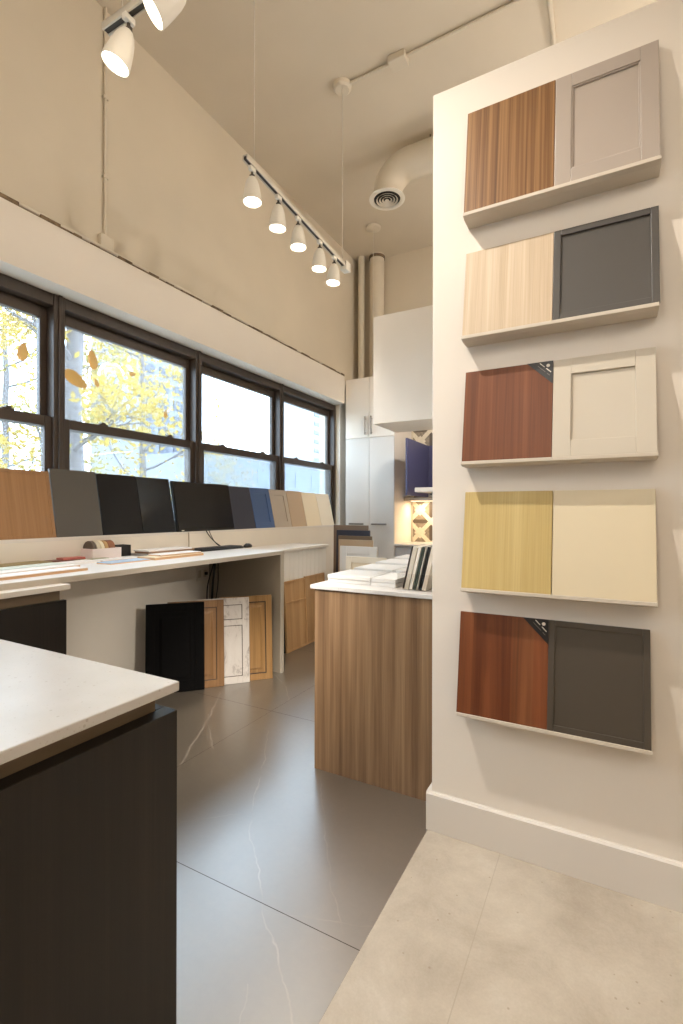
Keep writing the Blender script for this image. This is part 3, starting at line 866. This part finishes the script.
# ------------------------------------------------------------------ walnut-fronted island behind the partition
wi = thing('kitchen_island', 'grey walnut veneer island with white quartz top beside the partition wall', 'island', (-1.244, 2.01, 0))
MB().box(-0.02, 0.628, -0.012, 1.6, 0.876, 0.896).obj('worktop', M['quartz'], wi, bevel=0.003)
MB().box(0.0, 0.628, 0.0, 0.022, 0.0, 0.876).obj('end_panel', M['walnut_island'], wi, bevel=0.001)
MB().box(0.012, 0.628, 0.022, 1.58, 0.0, 0.876).obj('carcass', M['walnut_island'], wi)
IZ = 0.8965
GW = 'stacked white sample boards on the walnut island'
M['board_white'] = paint('bright_white_board', (218, 215, 210), 0.4, 0.008, 4)
rows = ['front', 'second', 'third', 'rear']
for r_ in range(4):
    bt = (0.0185, 0.021, 0.0235, 0.026)[r_]
    for c_, (x0, x1) in enumerate(((-1.232, -0.995), (-0.98, -0.855 if r_ == 0 else -0.745))):
        for k_ in range(2):
            w_ = x1 - x0
            t_ = thing('sample_board', '%s white board of the %s stack in the %s row on the walnut island' % (('lower', 'upper')[k_], ('left', 'right')[c_], rows[r_]), 'sample board',
                       (x0 + random.uniform(-0.003, 0.003), 2.10 + r_ * 0.29 + (0.01 if c_ == 0 else 0.0) + random.uniform(-0.004, 0.004), IZ + k_ * (bt + 0.0017)), (0, 0, 0), GW)
            MB().box(0, w_, 0, 0.245, 0, bt).obj('board', M['board_white'], t_, bevel=0.0015)
            MB().box(0.02, w_ - 0.02, 0.02, 0.225, bt, bt + 0.0013).obj('face_field', M['board_white'], t_, bevel=0.0008)
ah = thing('acrylic_holder', 'clear acrylic tray holding upright sample tiles on the walnut island', 'holder', (-0.835, 2.06, IZ))
q = MB().box(0, 0.217, 0, 0.21, 0, 0.004).box(0, 0.004, 0, 0.21, 0.004, 0.075).box(0.213, 0.217, 0, 0.21, 0.004, 0.075)
q.box(0.004, 0.213, 0, 0.004, 0.004, 0.075).box(0.004, 0.213, 0.206, 0.21, 0.004, 0.075)
q.obj('tray', M['acrylic'], ah, bevel=0.0008)
TILE = [((52, 46, 42), 0.005, 'dark brown edged'), ((206, 198, 182), 0.020, 'wide pale cream'), ((222, 214, 200), 0.014, 'white'), ((60, 70, 62), 0.012, 'dark green'), ((196, 190, 176), 0.006, 'thin grey'), ((30, 31, 30), 0.013, 'black'), ((212, 200, 182), 0.018, 'beige')]
xx = 0.022
for rgb, th, nm in TILE:
    o = MB().box(0, th, 0, 0.185, 0, 0.2).obj('sample_tile', paint('tile_' + nm.replace(' ', '_'), rgb, 0.35, 0.04, 8), bevel=0.001)
    o.location = (-0.835 + xx, 2.072, IZ + 0.0042 + 0.0005)
    o.rotation_euler = (0, R(13), 0)
    xx += th / math.cos(R(13)) + 0.0035
    tag(o, nm + ' sample tile leaning in the clear acrylic tray', 'sample tile', 'sample tiles in the acrylic tray')

# ---- stack of tall doors in a low rack beyond the island
rk = thing('door_rack', 'low dark rack of tall sample doors beyond the walnut island', 'rack', (-2.36, 4.18, 0))
q = MB().box(-0.14, 0.42, -0.06, 0.52, 0.0, 0.03).box(-0.14, 0.42, 0.49, 0.52, 0.03, 0.1)
q.obj('base', M['slot'], rk, bevel=0.002)
GR = 'sample doors in the floor rack beyond the island'
RACK = [(4.62, -2.626, 0.414, 1.077, (128, 106, 86), 'taupe brown', 'tallest, at the back'),
        (4.55, -2.552, 0.397, 1.026, (44, 44, 58), 'dark navy', 'in front of the taupe brown one'),
        (4.48, -2.492, 0.393, 0.97, (112, 92, 70), 'dark tan', 'in front of the dark navy one'),
        (4.42, -2.452, 0.392, 0.933, (182, 156, 124), 'light tan', 'in front of the dark tan one')]
for yb, x0, w, h, rgb, nm, wh in RACK:
    slab('cabinet_door', '%s slab door in the floor rack, %s' % (nm, wh), (x0, yb, 0.0305), w, h, 0.02, R(1), 0, paint('rack_' + nm.replace(' ', '_'), rgb, 0.45, 0.02, 5), GR, 'cabinet door')
framed('cabinet_door', 'bright white shaker door in the floor rack, in front of the tan ones', (-2.374, 4.30, 0.0305), 0.413, 0.875, 0.02, R(1.5), 0, M['board_white'], fw=0.075, depth=0.007, group=GR, cat='cabinet door')
framed('cabinet_door', 'cream white shaker door at the front of the floor rack', (-2.245, 4.18, 0.0305), 0.43, 0.785, 0.02, R(2), 0, M['w_white'], pmat=M['w_cream'], fw=0.06, depth=0.007, group=GR, cat='cabinet door')

# ------------------------------------------------------------------ kitchen corner
pan = thing('pantry_cabinet', 'tall white pantry cabinet with bar handles in the far corner', 'cabinet', (-2.94, 5.5, 0))
PW = 0.673
MB().box(0, PW, 0.022, 0.598, 0, 2.95).obj('carcass', M['hung_white'], pan)
SPL = 0.335
def pdoor(x0, x1, z0, z1, mat, nm='door'):
    return MB().box(x0, x1, 0, 0.021, z0, z1).obj(nm, mat, pan, bevel=0.0015)
dl = pdoor(0.001, SPL - 0.002, 2.19, 2.948, M['hung_white'])
dr = pdoor(SPL + 0.002, PW - 0.001, 2.19, 2.948, M['hung_white'])
ll = pdoor(0.001, SPL - 0.002, 0.1, 2.184, M['gloss_white'])
lr = pdoor(SPL + 0.002, PW - 0.001, 0.1, 2.184, M['gloss_white'])
def bar(parent, p0, p1, mat):
    a, b = Vector(p0), Vector(p1)
    m = MB().cyl(a, b, 0.011, n=12)
    for t in (0.12, 0.88):
        c = a.lerp(b, t)
        m.cyl(c, (c.x, -0.0005, c.z), 0.006, n=10)
    return m.obj('handle', mat, parent, smooth=True)
bar(dl, (SPL - 0.045, -0.035, 2.22), (SPL - 0.045, -0.035, 2.45), M['metal_dark'])
bar(dr, (SPL + 0.04, -0.035, 2.22), (SPL + 0.04, -0.035, 2.45), M['metal_dark'])
bar(ll, (0.07, -0.035, 1.10), (0.27, -0.035, 1.10), M['metal_dark'])
bar(lr, (SPL + 0.05, -0.035, 1.10), (SPL + 0.25, -0.035, 1.10), M['metal_dark'])

bc = thing('base_cabinet', 'grey base cabinet with white worktop in the kitchen corner', 'cabinet', (-2.262, 5.52, 0))
MB().box(0, 1.655, -0.02, 0.565, 0.835, 0.86).obj('worktop', M['quartz'], bc, bevel=0.002)
MB().box(0, 1.655, 0.02, 0.565, 0.09, 0.835).obj('carcass', M['matte_white'], bc)
M['grey_front'] = paint('light_grey_front', (176, 176, 178), 0.35, 0.01, 4)
for k_ in range(3):
    MB().box(0.004 + k_ * 0.55, 0.545 + k_ * 0.55, 0, 0.02, 0.1, 0.825).obj('door', M['grey_front'], bc, bevel=0.0015)
MB().box(0, 1.655, 0.06, 0.55, 0, 0.09).obj('plinth', M['slot'], bc)

M['navy_cab'] = paint('navy_cabinet_paint', (72, 72, 106), 0.45, 0.02, 4)
nc = thing('wall_cabinet', 'navy wall cabinet with open door over the lit patterned backsplash in the kitchen corner', 'cabinet', (-1.985, 5.9, 1.44))
MB().box(0.0, 1.37, 0.0, 0.187, 0.1, 0.65).obj('carcass', M['navy_cab'], nc)
MB().box(0.0, 0.021, -0.75, -0.002, 0.0, 0.65).obj('open_door', M['navy_cab'], nc, bevel=0.0015)
MB().box(0.70, 1.37, -0.022, -0.002, 0.102, 0.648).obj('door', M['navy_cab'], nc, bevel=0.0015)
rh = thing('range_hood', 'slim pale range hood seen end-on beside the navy cabinet door', 'range hood', (-1.893, 5.2, 1.478))
MB().box(0, 0.9, 0, 0.69, 0.0, 0.05).obj('canopy', M['hung_white'], rh, bevel=0.003)
MB().box(0.04, 0.86, 0.05, 0.6, -0.004, -0.0005).obj('filter', M['metal_grey'], rh)
ws = thing('wall_shelf', 'thin grey shelf with warm light strip under the navy cabinet', 'shelf', (-2.262, 5.81, 1.395))
MB().box(0.0, 1.655, 0.0, 0.277, 0.0, 0.04).obj('board', M['deskedge'], ws, bevel=0.002)
MB().box(0.05, 1.6, 0.12, 0.14, -0.008, -0.0005).obj('light_strip', M['led'], ws)

hc = thing('wall_cabinet', 'large plain white cabinet hung high over the island next to the partition', 'cabinet', (-1.612, 3.5, 1.946))
MB().box(0.0, 1.01, 0.0, 0.45, 0.0, 0.845).obj('carcass', M['hung_white'], hc, bevel=0.002)
MB().box(0.0, 1.01, -0.02, -0.0005, 0.0, 0.845).obj('front_panel', M['hung_white'], hc, bevel=0.0015)

# ------------------------------------------------------------------ overhead: pipes, conduit, duct, canopies
def pipe(name, label, cat, p0, p1, r, mat=None, n=20):
    return tag(MB().cyl(p0, p1, r, n=n).obj(name, mat or M['pipe'], smooth=True), label, cat)
pipe('pipe', 'thin painted pipe rising behind the pantry in the far corner', 'pipe', (-2.93, 5.93, 2.955), (-2.93, 5.93, CEIL), 0.045)
big = thing('pipe', 'thick painted pipe with collar in the far corner beside the thin one', 'pipe', (-2.72, 5.98, 2.955))
MB().cyl((0, 0, 0), (0, 0, CEIL - 2.957), 0.098, n=28).obj('pipe_body', M['pipe'], big, smooth=True)
MB().lathe((0, 0, CEIL - 2.955 - 0.06), (0, 0, 1), [(0, 0.108), (0.035, 0.108)], 28).obj('collar', M['crack'], big, smooth=True)
cw = thing('conduit', 'painted conduit running up the left wall to a small box over the windows', 'conduit', (-3.05, 2.15, 3.0))
MB().cyl((0.014, 0, 0.10), (0.014, 0, CEIL - 3.0 - 0.001), 0.010, n=12).obj('tube', M['pipe'], cw, smooth=True)
MB().box(0.0005, 0.04, -0.05, 0.05, 0.03, 0.15).obj('junction_box', M['pipe'], cw, bevel=0.006)
for z_ in (0.55, 1.1):
    MB().box(0.0005, 0.026, -0.02, 0.02, z_, z_ + 0.018).obj('strap', M['pipe'], cw, bevel=0.003)
CZ = CEIL - 0.018
cc = thing('conduit', 'painted conduit along the ceiling between two boxes above the partition', 'conduit', (-1.885, 3.46, CEIL))
MB().cyl((0.06, 0, -0.018), (2.4, -0.03, -0.018), 0.0125, n=12).obj('tube', M['pipe'], cc, smooth=True)
MB().lathe((0, 0, -0.0005), (0, 0, -1), [(0, 0.075), (0.03, 0.072), (0.045, 0.055)], 28).obj('round_box', M['pipe'], cc, smooth=True)
MB().box(0.42, 0.56, -0.06, 0.05, -0.055, -0.0005).obj('junction_box', M['pipe'], cc, bevel=0.008)
pipe('conduit', 'painted conduit crossing the ceiling toward the far wall above the partition corner', 'conduit', (-0.335, 2.0, CEIL - 0.02), (-0.335, 6.09, CEIL - 0.02), 0.016)
cn = thing('ceiling_canopy', 'round white ceiling canopy with a thin cord near the corner pipes', 'canopy', (-2.49, 5.367, CEIL))
MB().lathe((0, 0, -0.0005), (0, 0, -1), [(0, 0.09), (0.02, 0.09), (0.035, 0.07)], 28).obj('plate', M['pipe'], cn, smooth=True)
MB().cyl((0, 0, -0.034), (0, 0, -1.3), 0.003, n=8).obj('cord', M['track'], cn)
# round duct with elbow and diffuser
du = thing('air_duct', 'round painted air duct with elbow and ringed diffuser below the ceiling', 'duct', (-1.85, 4.3, CEIL))
el = []
DR = 0.14
for k_ in range(13):
    a = R(90) * k_ / 12
    el.append((0.24 - 0.24 * math.cos(a), 0, -0.20 - 0.24 + 0.24 * math.sin(a)))
pts = [(0, 0, -0.46)] + el + [(0.9, 0, -0.20), (2.2, 0, -0.20), (5.05, 0, -0.20)]
MB().tube(pts, [0.122] + [DR] * (len(pts) - 1), 28).obj('duct_body', M['pipe'], du, smooth=True)
df = MB()
df.lathe((0, 0, -0.455), (0, 0, -1), [(0, 0.12), (0.004, 0.168), (0.012, 0.172), (0.018, 0.15), (0.016, 0.128)], 40, cap0=False, cap1=False)
df.obj('diffuser_flange', M['lamp_white'], du, smooth=True)
MB().lathe((0, 0, -0.462), (0, 0, -1), [(0, 0.126), (0.001, 0.126)], 36).obj('diffuser_throat', M['black'], du)
for k_, rr in enumerate((0.104, 0.076, 0.048, 0.02)):
    MB().lathe((0, 0, -0.466), (0, 0, -1), [(0, rr - 0.012), (0.012, rr + 0.001), (0.014, rr), (0.002, rr - 0.013)], 36, cap0=False, cap1=False).obj('diffuser_ring', M['track'], du, smooth=True)
hg = tag(MB().cyl((-1.42, 4.3, CEIL - 0.06), (-1.42, 4.3, CEIL), 0.006, n=8).obj('duct_hanger', M['crack']), 'short rusty hanger rod between the ceiling and the air duct', 'hanger')

# ------------------------------------------------------------------ track lights
def spot(name, loc, aim, energy, angle, blend, parent=None, radius=0.045):
    L = bpy.data.lights.new(name, 'SPOT')
    L.energy = energy
    L.color = WARM
    L.spot_size = R(angle)
    L.spot_blend = blend
    L.shadow_soft_size = radius
    o = bpy.data.objects.new(name, L)
    COL.objects.link(o)
    o.location = loc
    o.rotation_euler = Vector(aim).to_track_quat('-Z', 'Y').to_euler()
    return o

def head(label, top, aim, group, energy=60, angle=110, size=1.0, light=True):
    """adapter under the track, yoke, bell-shaped shade and lit bulb; top is the point on the track's underside"""
    r = thing('track_head', label, 'spotlight', top, (0, 0, 0), group)
    a = Vector(aim).normalized()
    s = size
    MB().box(-0.012, 0.012, -0.024, 0.024, -0.026, -0.0005).obj('adapter', M['lamp_white'], r, bevel=0.003)
    piv = Vector((0, 0, -0.055))
    y_ = MB().cyl((0, 0, -0.03), piv, 0.007, n=10)
    y_.box(-0.012, 0.012, -0.009, 0.009, -0.066, -0.046)
    y_.obj('pivot', M['slot'], r)
    st = piv + a * 0.004
    prof = [(0.0, 0.014), (0.006, 0.022), (0.02, 0.031), (0.045, 0.040), (0.08, 0.047), (0.12, 0.053), (0.15, 0.056), (0.15, 0.052), (0.13, 0.048)]
    MB().lathe(st, a, [(d * s, q * s) for d, q in prof], 32, cap1=False).obj('shade', M['lamp_white'], r, smooth=True)
    MB().lathe(st + a * 0.134 * s, a, [(0, 0.047 * s), (0.008 * s, 0.044 * s), (0.013 * s, 0.025 * s)], 28).obj('bulb', M['bulb'], r, smooth=True)
    if light:
        p = Vector(top) + st + a * (0.17 * s)
        spot('track_spot', p, a, energy, angle, 0.6)
    return r

def track(label, p0, p1, cables, feed=None):
    t = thing('light_track', label, 'track light rail', p0)
    d = Vector(p1) - Vector(p0)
    L = d.length
    rot = d.to_track_quat('Y', 'Z')
    b = MB().box(-0.018, -0.011, 0, L, 0, 0.028).box(0.011, 0.018, 0, L, 0, 0.028).box(-0.018, 0.018, 0, L, 0.022, 0.03)
    o = b.obj('rail', M['track'], t); o.rotation_mode = 'QUATERNION'; o.rotation_quaternion = rot
    o = MB().box(-0.0105, 0.0105, 0.002, L - 0.002, 0.004, 0.021).obj('slot', M['slot'], t); o.rotation_mode = 'QUATERNION'; o.rotation_quaternion = rot
    for f_ in cables:
        c = d * f_
        MB().cyl(c + Vector((0, 0, 0.029)), Vector((c.x, c.y, CEIL - 0.047 - p0[2])), 0.0025, n=8).obj('suspension_cable', M['track'], t)
    if feed is not None:
        c = d * feed
        MB().box(c.x - 0.03, c.x + 0.03, c.y - 0.005, c.y + 0.07, c.z - 0.025, c.z + 0.045).obj('power_feed', M['lamp_white'], t, bevel=0.005)
    return t

GT = 'spotlights on the suspended track'
p0, p1 = (-1.84, 2.195, 3.297), (-1.862, 3.44, 3.235)
track('white suspended track rail with five spotlights in front of the left wall', p0, p1, (0.07, 0.985), 1.0)
HL = ['nearest of the five spotlights on the suspended track, pointing down', 'second nearest of the five spotlights on the suspended track', 'middle spotlight of the five on the suspended track',
      'fourth of the five spotlights on the suspended track', 'farthest of the five spotlights on the suspended track']
for k_, yy in enumerate((2.262, 2.532, 2.765, 3.06, 3.285)):
    t_ = (yy - p0[1]) / (p1[1] - p0[1])
    pt = Vector(p0).lerp(Vector(p1), t_)
    head(HL[k_], tuple(pt), (random.uniform(-0.06, 0.02), random.uniform(-0.05, 0.02), -1), GT, energy=17, angle=84)
q0, q1 = (-1.85, 1.31, 3.265), (-1.15, 1.318, 3.265)
track('white track rail cut off by the top left edge of the photo', q0, q1, (0.15, 0.9))
GU = 'spotlights on the near track'
head('white spotlight pointing down near the end of the near track', (-1.705, 1.311, 3.265), (-0.3, -0.2, -1), GU, energy=25, angle=84)
head('white spotlight tilted left on the near track at the top of the photo', (-1.39, 1.313, 3.265), (-0.62, -0.5, -0.7), GU, energy=40, angle=84)
# unseen spotlights: the first follows the shelf shadows, the rest are added fill
def ceiling_spot(label, p, aim, energy, angle, blend, radius=0.045):
    a = Vector(aim).normalized()
    top = Vector(p) - a * 0.174 + Vector((0, 0, 0.055))
    r = head(label, tuple(top), aim, 'ceiling spotlights over the showroom', light=False)
    MB().cyl((0, 0, -0.0003), (0, 0, CEIL - top.z - 0.012), 0.008, n=10).obj('stem', M['lamp_white'], r)
    MB().lathe((0, 0, CEIL - top.z - 0.0005), (0, 0, -1), [(0, 0.05), (0.012, 0.045)], 20).obj('ceiling_plate', M['lamp_white'], r, smooth=True)
    spot('track_spot', p, aim, energy, angle, blend, radius=radius)
ceiling_spot('ceiling spotlight aimed at the sample wall', (-1.65, 0.70, 4.3), (2.0, 1.15, -3.8), 430, 57, 1.0, 0.03)
ceiling_spot('added low-hung fill spotlight near the right wall aimed beneath the window desk', (2.6, 0.35, 2.3), (-5.5, 1.95, -2.05), 400, 15, 1.0)  # added to brighten the knee wall under the desk
ceiling_spot('added fill spotlight above the camera aimed at the dark tiled aisle', (0.0, -0.2, 3.3), (-1.95, 2.6, -3.3), 900, 22, 1.0)  # added to brighten the aisle tiles
ceiling_spot('added fill spotlight over the light stone floor, right of the camera', (0.9, -0.6, 3.3), (-0.35, 0.5, -1), 35, 150, 0.8)  # added wide fill, as are the next two
ceiling_spot('added fill spotlight behind the camera aimed at the dark island', (-0.5, -0.9, 3.3), (-0.6, 0.4, -1), 45, 150, 0.8)
ceiling_spot('added fill spotlight close to the right wall of the showroom', (2.2, 0.2, 3.3), (-0.4, 0.4, -1), 28, 150, 0.8)
# unseen globe pendants added as fill light (behind the camera, and behind the partition)
def pendant(label, loc, energy):
    t = thing('fill_globe', label, 'fill lamp', loc)
    m = MB()
    bmesh.ops.create_uvsphere(m.bm, u_segments=32, v_segments=16, radius=0.16)
    m.obj('globe', M['globe'], t, smooth=True)
    MB().lathe((0, 0, 0.15), (0, 0, 1), [(0, 0.06), (0.05, 0.05), (0.06, 0.012)], 24).obj('cap', M['lamp_white'], t, smooth=True)
    MB().cyl((0, 0, 0.2), (0, 0, CEIL - loc[2] - 0.0005), 0.004, n=8).obj('cord', M['lamp_white'], t)
    L = bpy.data.lights.new('fill_light', 'POINT')
    L.energy = energy
    L.color = WARM
    L.shadow_soft_size = 0.17
    o = bpy.data.objects.new('fill_light', L)
    COL.objects.link(o)
    o.location = loc
M['globe'] = emit('lit_opal_glass', (1.0, 0.87, 0.72, 1), 4)
pendant('added opal fill globe behind the partition near the right wall', (2.5, 3.5, 3.2), 1500)
pendant('added opal fill globe over the far kitchen aisle behind the partition', (0.1, 4.7, 3.3), 250)
pendant('added opal fill globe behind the camera, left of the two', (-0.9, -1.9, 3.3), 360)
pendant('added opal fill globe behind the camera, right of the two', (1.5, -1.6, 3.3), 100)
# kitchen side: an added pantry fill, then lights under shelf and cabinet
ceiling_spot('added fill spotlight in front of the pantry, hidden behind the hanging cabinet', (-1.2, 4.64, 2.6), (-0.8, 0.7, -0.8), 50, 120, 0.9)
def area(name, loc, sx, sy, energy, col=WARM, rot=(0, 0, 0)):
    L = bpy.data.lights.new(name, 'AREA')
    L.shape = 'RECTANGLE'
    L.size, L.size_y = sx, sy
    L.energy = energy
    L.color = col
    o = bpy.data.objects.new(name, L)
    COL.objects.link(o)
    o.location = loc
    o.rotation_euler = rot
    return o
area('cabinet_light', (-1.43, 5.96, 1.383), 1.5, 0.03, 13, (1, 0.78, 0.5))
area('cabinet_light', (-1.11, 3.72, 1.942), 0.8, 0.04, 2, (1, 0.84, 0.62))

# ------------------------------------------------------------------ outdoors
M['bark'] = paint('pale_grey_bark', (88, 84, 86), 0.85, 0.2, 14, 0.4)
def leafmat(name, rgb):
    k = NT(name)
    k.n.remove(k.b)
    df = k.new('ShaderNodeBsdfDiffuse')
    tl = k.new('ShaderNodeBsdfTranslucent')
    v = k.coords()
    c = k.ramp(k.noise(v, 2.5, 3), [(0.3, lin(tuple(int(x * 0.88) for x in rgb))), (0.7, lin(rgb))])
    k.link(c, df.inputs[0]); k.link(c, tl.inputs[0])
    mx = k.new('ShaderNodeMixShader')
    mx.inputs[0].default_value = 0.45
    k.link(df.outputs[0], mx.inputs[1]); k.link(tl.outputs[0], mx.inputs[2])
    k.link(mx.outputs[0], k.out.inputs[0])
    return k.m
M['leaf_y'] = leafmat('yellow_autumn_leaf', (172, 148, 60))
M['leaf_g'] = leafmat('yellow_green_leaf', (146, 134, 64))
M['leaf_o'] = leafmat('orange_autumn_leaf', (232, 196, 136))
def tree(label, base, height, trunk_r, seed, n_leaf, mat, lowest=0.9, spread=2.2, leaf=0.06):
    rnd = random.Random(seed)
    t = thing('tree', label, 'tree', base)
    tb = MB()
    tips = []
    top = Vector((rnd.uniform(-0.2, 0.2), rnd.uniform(-0.2, 0.2), height))
    P = [Vector((0, 0, 0)).lerp(top, k / 8) + Vector((rnd.uniform(-0.05, 0.05), rnd.uniform(-0.05, 0.05), 0)) for k in range(9)]
    tb.tube(P, [trunk_r * (1 - 0.55 * k / 8) for k in range(9)], 12)
    t_o = tb.obj('trunk', M['bark'], t, smooth=True)
    def branch(p, d, L, r, depth):
        pts = [p]
        dd = d.copy()
        for k in range(5):
            dd = (dd + Vector((rnd.gauss(0, 0.17), rnd.gauss(0, 0.17), rnd.gauss(0.04, 0.13)))).normalized()
            pts.append(pts[-1] + dd * L / 5)
        m.tube(pts, [r * (1 - 0.8 * k / 5) for k in range(6)], 6)
        for q in pts[2:]:
            tips.append(q)
        if depth > 0:
            for k in range(3 if depth > 1 else 4):
                q = pts[rnd.randint(1, 5)]
                nd = (dd + Vector((rnd.gauss(0, 0.7), rnd.gauss(0, 0.7), rnd.gauss(0.1, 0.5)))).normalized()
                branch(q, nd, L * 0.62, r * 0.45, depth - 1)
    nb = 11
    for k in range(nb):
        m = MB()
        z = lowest + (height - lowest) * (k + 0.3) / nb
        a = rnd.uniform(0, 2 * math.pi) + k * 2.4
        d = Vector((math.cos(a), math.sin(a), rnd.uniform(0.0, 0.7))).normalized()
        pz = Vector((0, 0, 0)).lerp(top, z / height)
        branch(pz, d, spread * rnd.uniform(0.7, 1.1), trunk_r * 0.3, 2)
        m.obj('branch', M['bark'], t, smooth=True)
    f = MB()
    for k in range(n_leaf):
        c = rnd.choice(tips) + Vector((rnd.gauss(0, 0.16), rnd.gauss(0, 0.16), rnd.gauss(-0.03, 0.15)))
        u = Vector((rnd.gauss(0, 1), rnd.gauss(0, 1), rnd.gauss(0, 1))).normalized()
        w = u.cross(Vector((rnd.gauss(0, 1), rnd.gauss(0, 1), rnd.gauss(0, 1)))).normalized()
        s = leaf * rnd.uniform(0.6, 1.3)
        f.poly([c - u * s, c + w * s * 0.5, c + u * s, c - w * s * 0.5])
    o = f.obj('foliage', mat, t)
    o['kind'] = 'stuff'
    return t
struct(MB().box(-120, -3.5, -40, 140, -0.5, -0.3).obj('ground', paint('pale_pavement', (150, 148, 142), 0.9, 0.08, 1)))
tree('large pale-trunked tree right outside the window, yellow autumn leaves', (-8.0, 5.1, -0.3), 9.0, 0.19, 3, 5200, M['leaf_y'])
tree('bare-branched tree with sparse yellow leaves at the left outside the windows', (-6.6, 1.8, -0.3), 7.0, 0.09, 12, 1900, M['leaf_g'], spread=1.7)
tree('yellow tree farther away between the large trunk and the tower', (-13.0, 10.6, -0.3), 7.5, 0.13, 21, 5200, M['leaf_y'], spread=2.6, leaf=0.075)
tree('low yellow-green tree behind the large trunk outside', (-14.5, 7.2, -0.3), 7.0, 0.12, 33, 4200, M['leaf_g'], spread=2.5, leaf=0.08)
tree('small yellow tree at the far left outside the windows', (-11.0, 3.4, -0.3), 6.0, 0.10, 44, 3600, M['leaf_y'], spread=2.3, leaf=0.075)
# broad autumn leaves stuck to the outside of the panes
LEAVES = [(2.045, 2.16, 0.09, -25), (1.70, 2.25, 0.06, 80), (2.17, 2.33, 0.07, 100), (2.50, 2.31, 0.03, 20), (2.82, 2.06, 0.035, 80), (2.20, 2.17, 0.03, 120), (1.48, 2.30, 0.08, 10)]
LL = ['large orange leaf stuck low on the second pane beside the trunk', 'orange leaf on the leftmost visible window pane', 'tall orange leaf on the pane above the large one', 'small orange leaf near the tower on the pane',
      'small orange leaf toward the right edge of the pane', 'small orange leaf between the tower and the large leaf', 'orange leaf at the left border of the photo on the first pane']
for (y_, z_, s, an), lb in zip(LEAVES, LL):
    m = MB()
    ring = []
    for k_ in range(14):
        t = 2 * math.pi * k_ / 14
        a_, b_ = math.cos(t) * s, math.sin(t) * s * 0.52 * (1 - 0.25 * math.cos(t))
        ca, sa = math.cos(R(an)), math.sin(R(an))
        ring.append((0, a_ * ca - b_ * sa, a_ * sa + b_ * ca))
    m.prism(ring, (0.0015, 0, 0))
    l = thing('leaf', lb, 'leaf', (-3.2005, y_, z_), (0, 0, 0), 'leaves on the window panes')
    m.obj('blade', M['leaf_o'], l)
    ca, sa = math.cos(R(an)), math.sin(R(an))
    MB().cyl((0.0008, s * 0.95 * ca, s * 0.95 * sa), (0.0008, s * 1.35 * ca, s * 1.35 * sa), 0.0016, n=6).obj('stem', M['leaf_o'], l)
# distant buildings
M['tower'] = paint('pale_concrete', (100, 103, 112), 0.8, 0.04, 0.2)
M['win_blue'] = paint('blue_grey_glazing', (34, 46, 66), 0.3, 0.1, 1)
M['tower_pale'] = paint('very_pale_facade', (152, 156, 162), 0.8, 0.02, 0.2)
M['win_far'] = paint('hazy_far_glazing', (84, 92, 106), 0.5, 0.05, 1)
tw = thing('apartment_tower', 'pale concrete apartment tower with blue-grey windows seen through the second window', 'building', (-75, 60.0, -0.3))
MB().box(-14, 0, 0, 14.5, 0, 58).obj('tower_body', M['tower'], tw)
for c_ in range(4):
    for r_ in range(14):
        f = MB().box(0.001, 0.25, 1.2 + c_ * 3.4, 3.3 + c_ * 3.4, 4 + r_ * 2.95, 5.7 + r_ * 2.95)
        f.obj('window', M['win_blue'], tw)
tp = thing('office_building', 'very pale high-rise with horizontal bands seen through the farthest window', 'building', (-60, 96, -0.3))
MB().box(-12, 0, 0, 15, 0, 30).obj('tower_body', M['tower_pale'], tp)
for r_ in range(13):
    MB().box(0.001, 0.3, 0.4, 14.6, 3 + r_ * 2.1, 3.9 + r_ * 2.1).obj('window_band', M['tower'], tp)
lb = thing('low_building', 'low hazy blue-grey building row across the street behind the lower panes', 'building', (-45, 44.5, -0.3))
MB().box(-10, 0, 0, 62, 0, 9.2).box(-8, -2, 6, 20, 9.2, 10.4).box(-8, -2, 34, 44, 9.2, 10.8).obj('facade', M['tower'], lb)
for c_ in range(12):
    for r_ in range(2):
        MB().box(0.001, 0.15, 2 + c_ * 5, 5.2 + c_ * 5, 1.4 + r_ * 4.2, 3.6 + r_ * 4.2).obj('window', M['win_far'], lb)

# ------------------------------------------------------------------ sky, camera, view
w = bpy.data.worlds.new('overcast_sky')
scene.world = w
w.use_nodes = True
bg = w.node_tree.nodes['Background']
bg.inputs[0].default_value = (0.66, 0.83, 1.0, 1)
bg.inputs[1].default_value = 10

cam = bpy.data.cameras.new('camera')
cam.lens = 17
cam.sensor_width = 36
cam.sensor_fit = 'AUTO'
cam.clip_start = 0.02
cam.clip_end = 400
co = bpy.data.objects.new('camera', cam)
COL.objects.link(co)
co.location = (0, 0, 1.25)
co.rotation_mode = 'QUATERNION'
co.rotation_quaternion = Matrix.Rotation(R(28.6), 4, 'Z').to_quaternion() @ Matrix.Rotation(R(90), 4, 'X').to_quaternion() @ Matrix.Rotation(R(0.1), 4, 'Z').to_quaternion()
scene.camera = co
scene.view_settings.view_transform = 'Standard'
scene.view_settings.look = 'None'
scene.view_settings.exposure = 0.08
scene.view_settings.gamma = 1.0
scene.view_settings.use_curve_mapping = False
scene.cycles.use_denoising = True
scene.cycles.max_bounces = 10
scene.cycles.diffuse_bounces = 5
scene.cycles.transparent_max_bounces = 12
scene.cycles.sample_clamp_indirect = 6
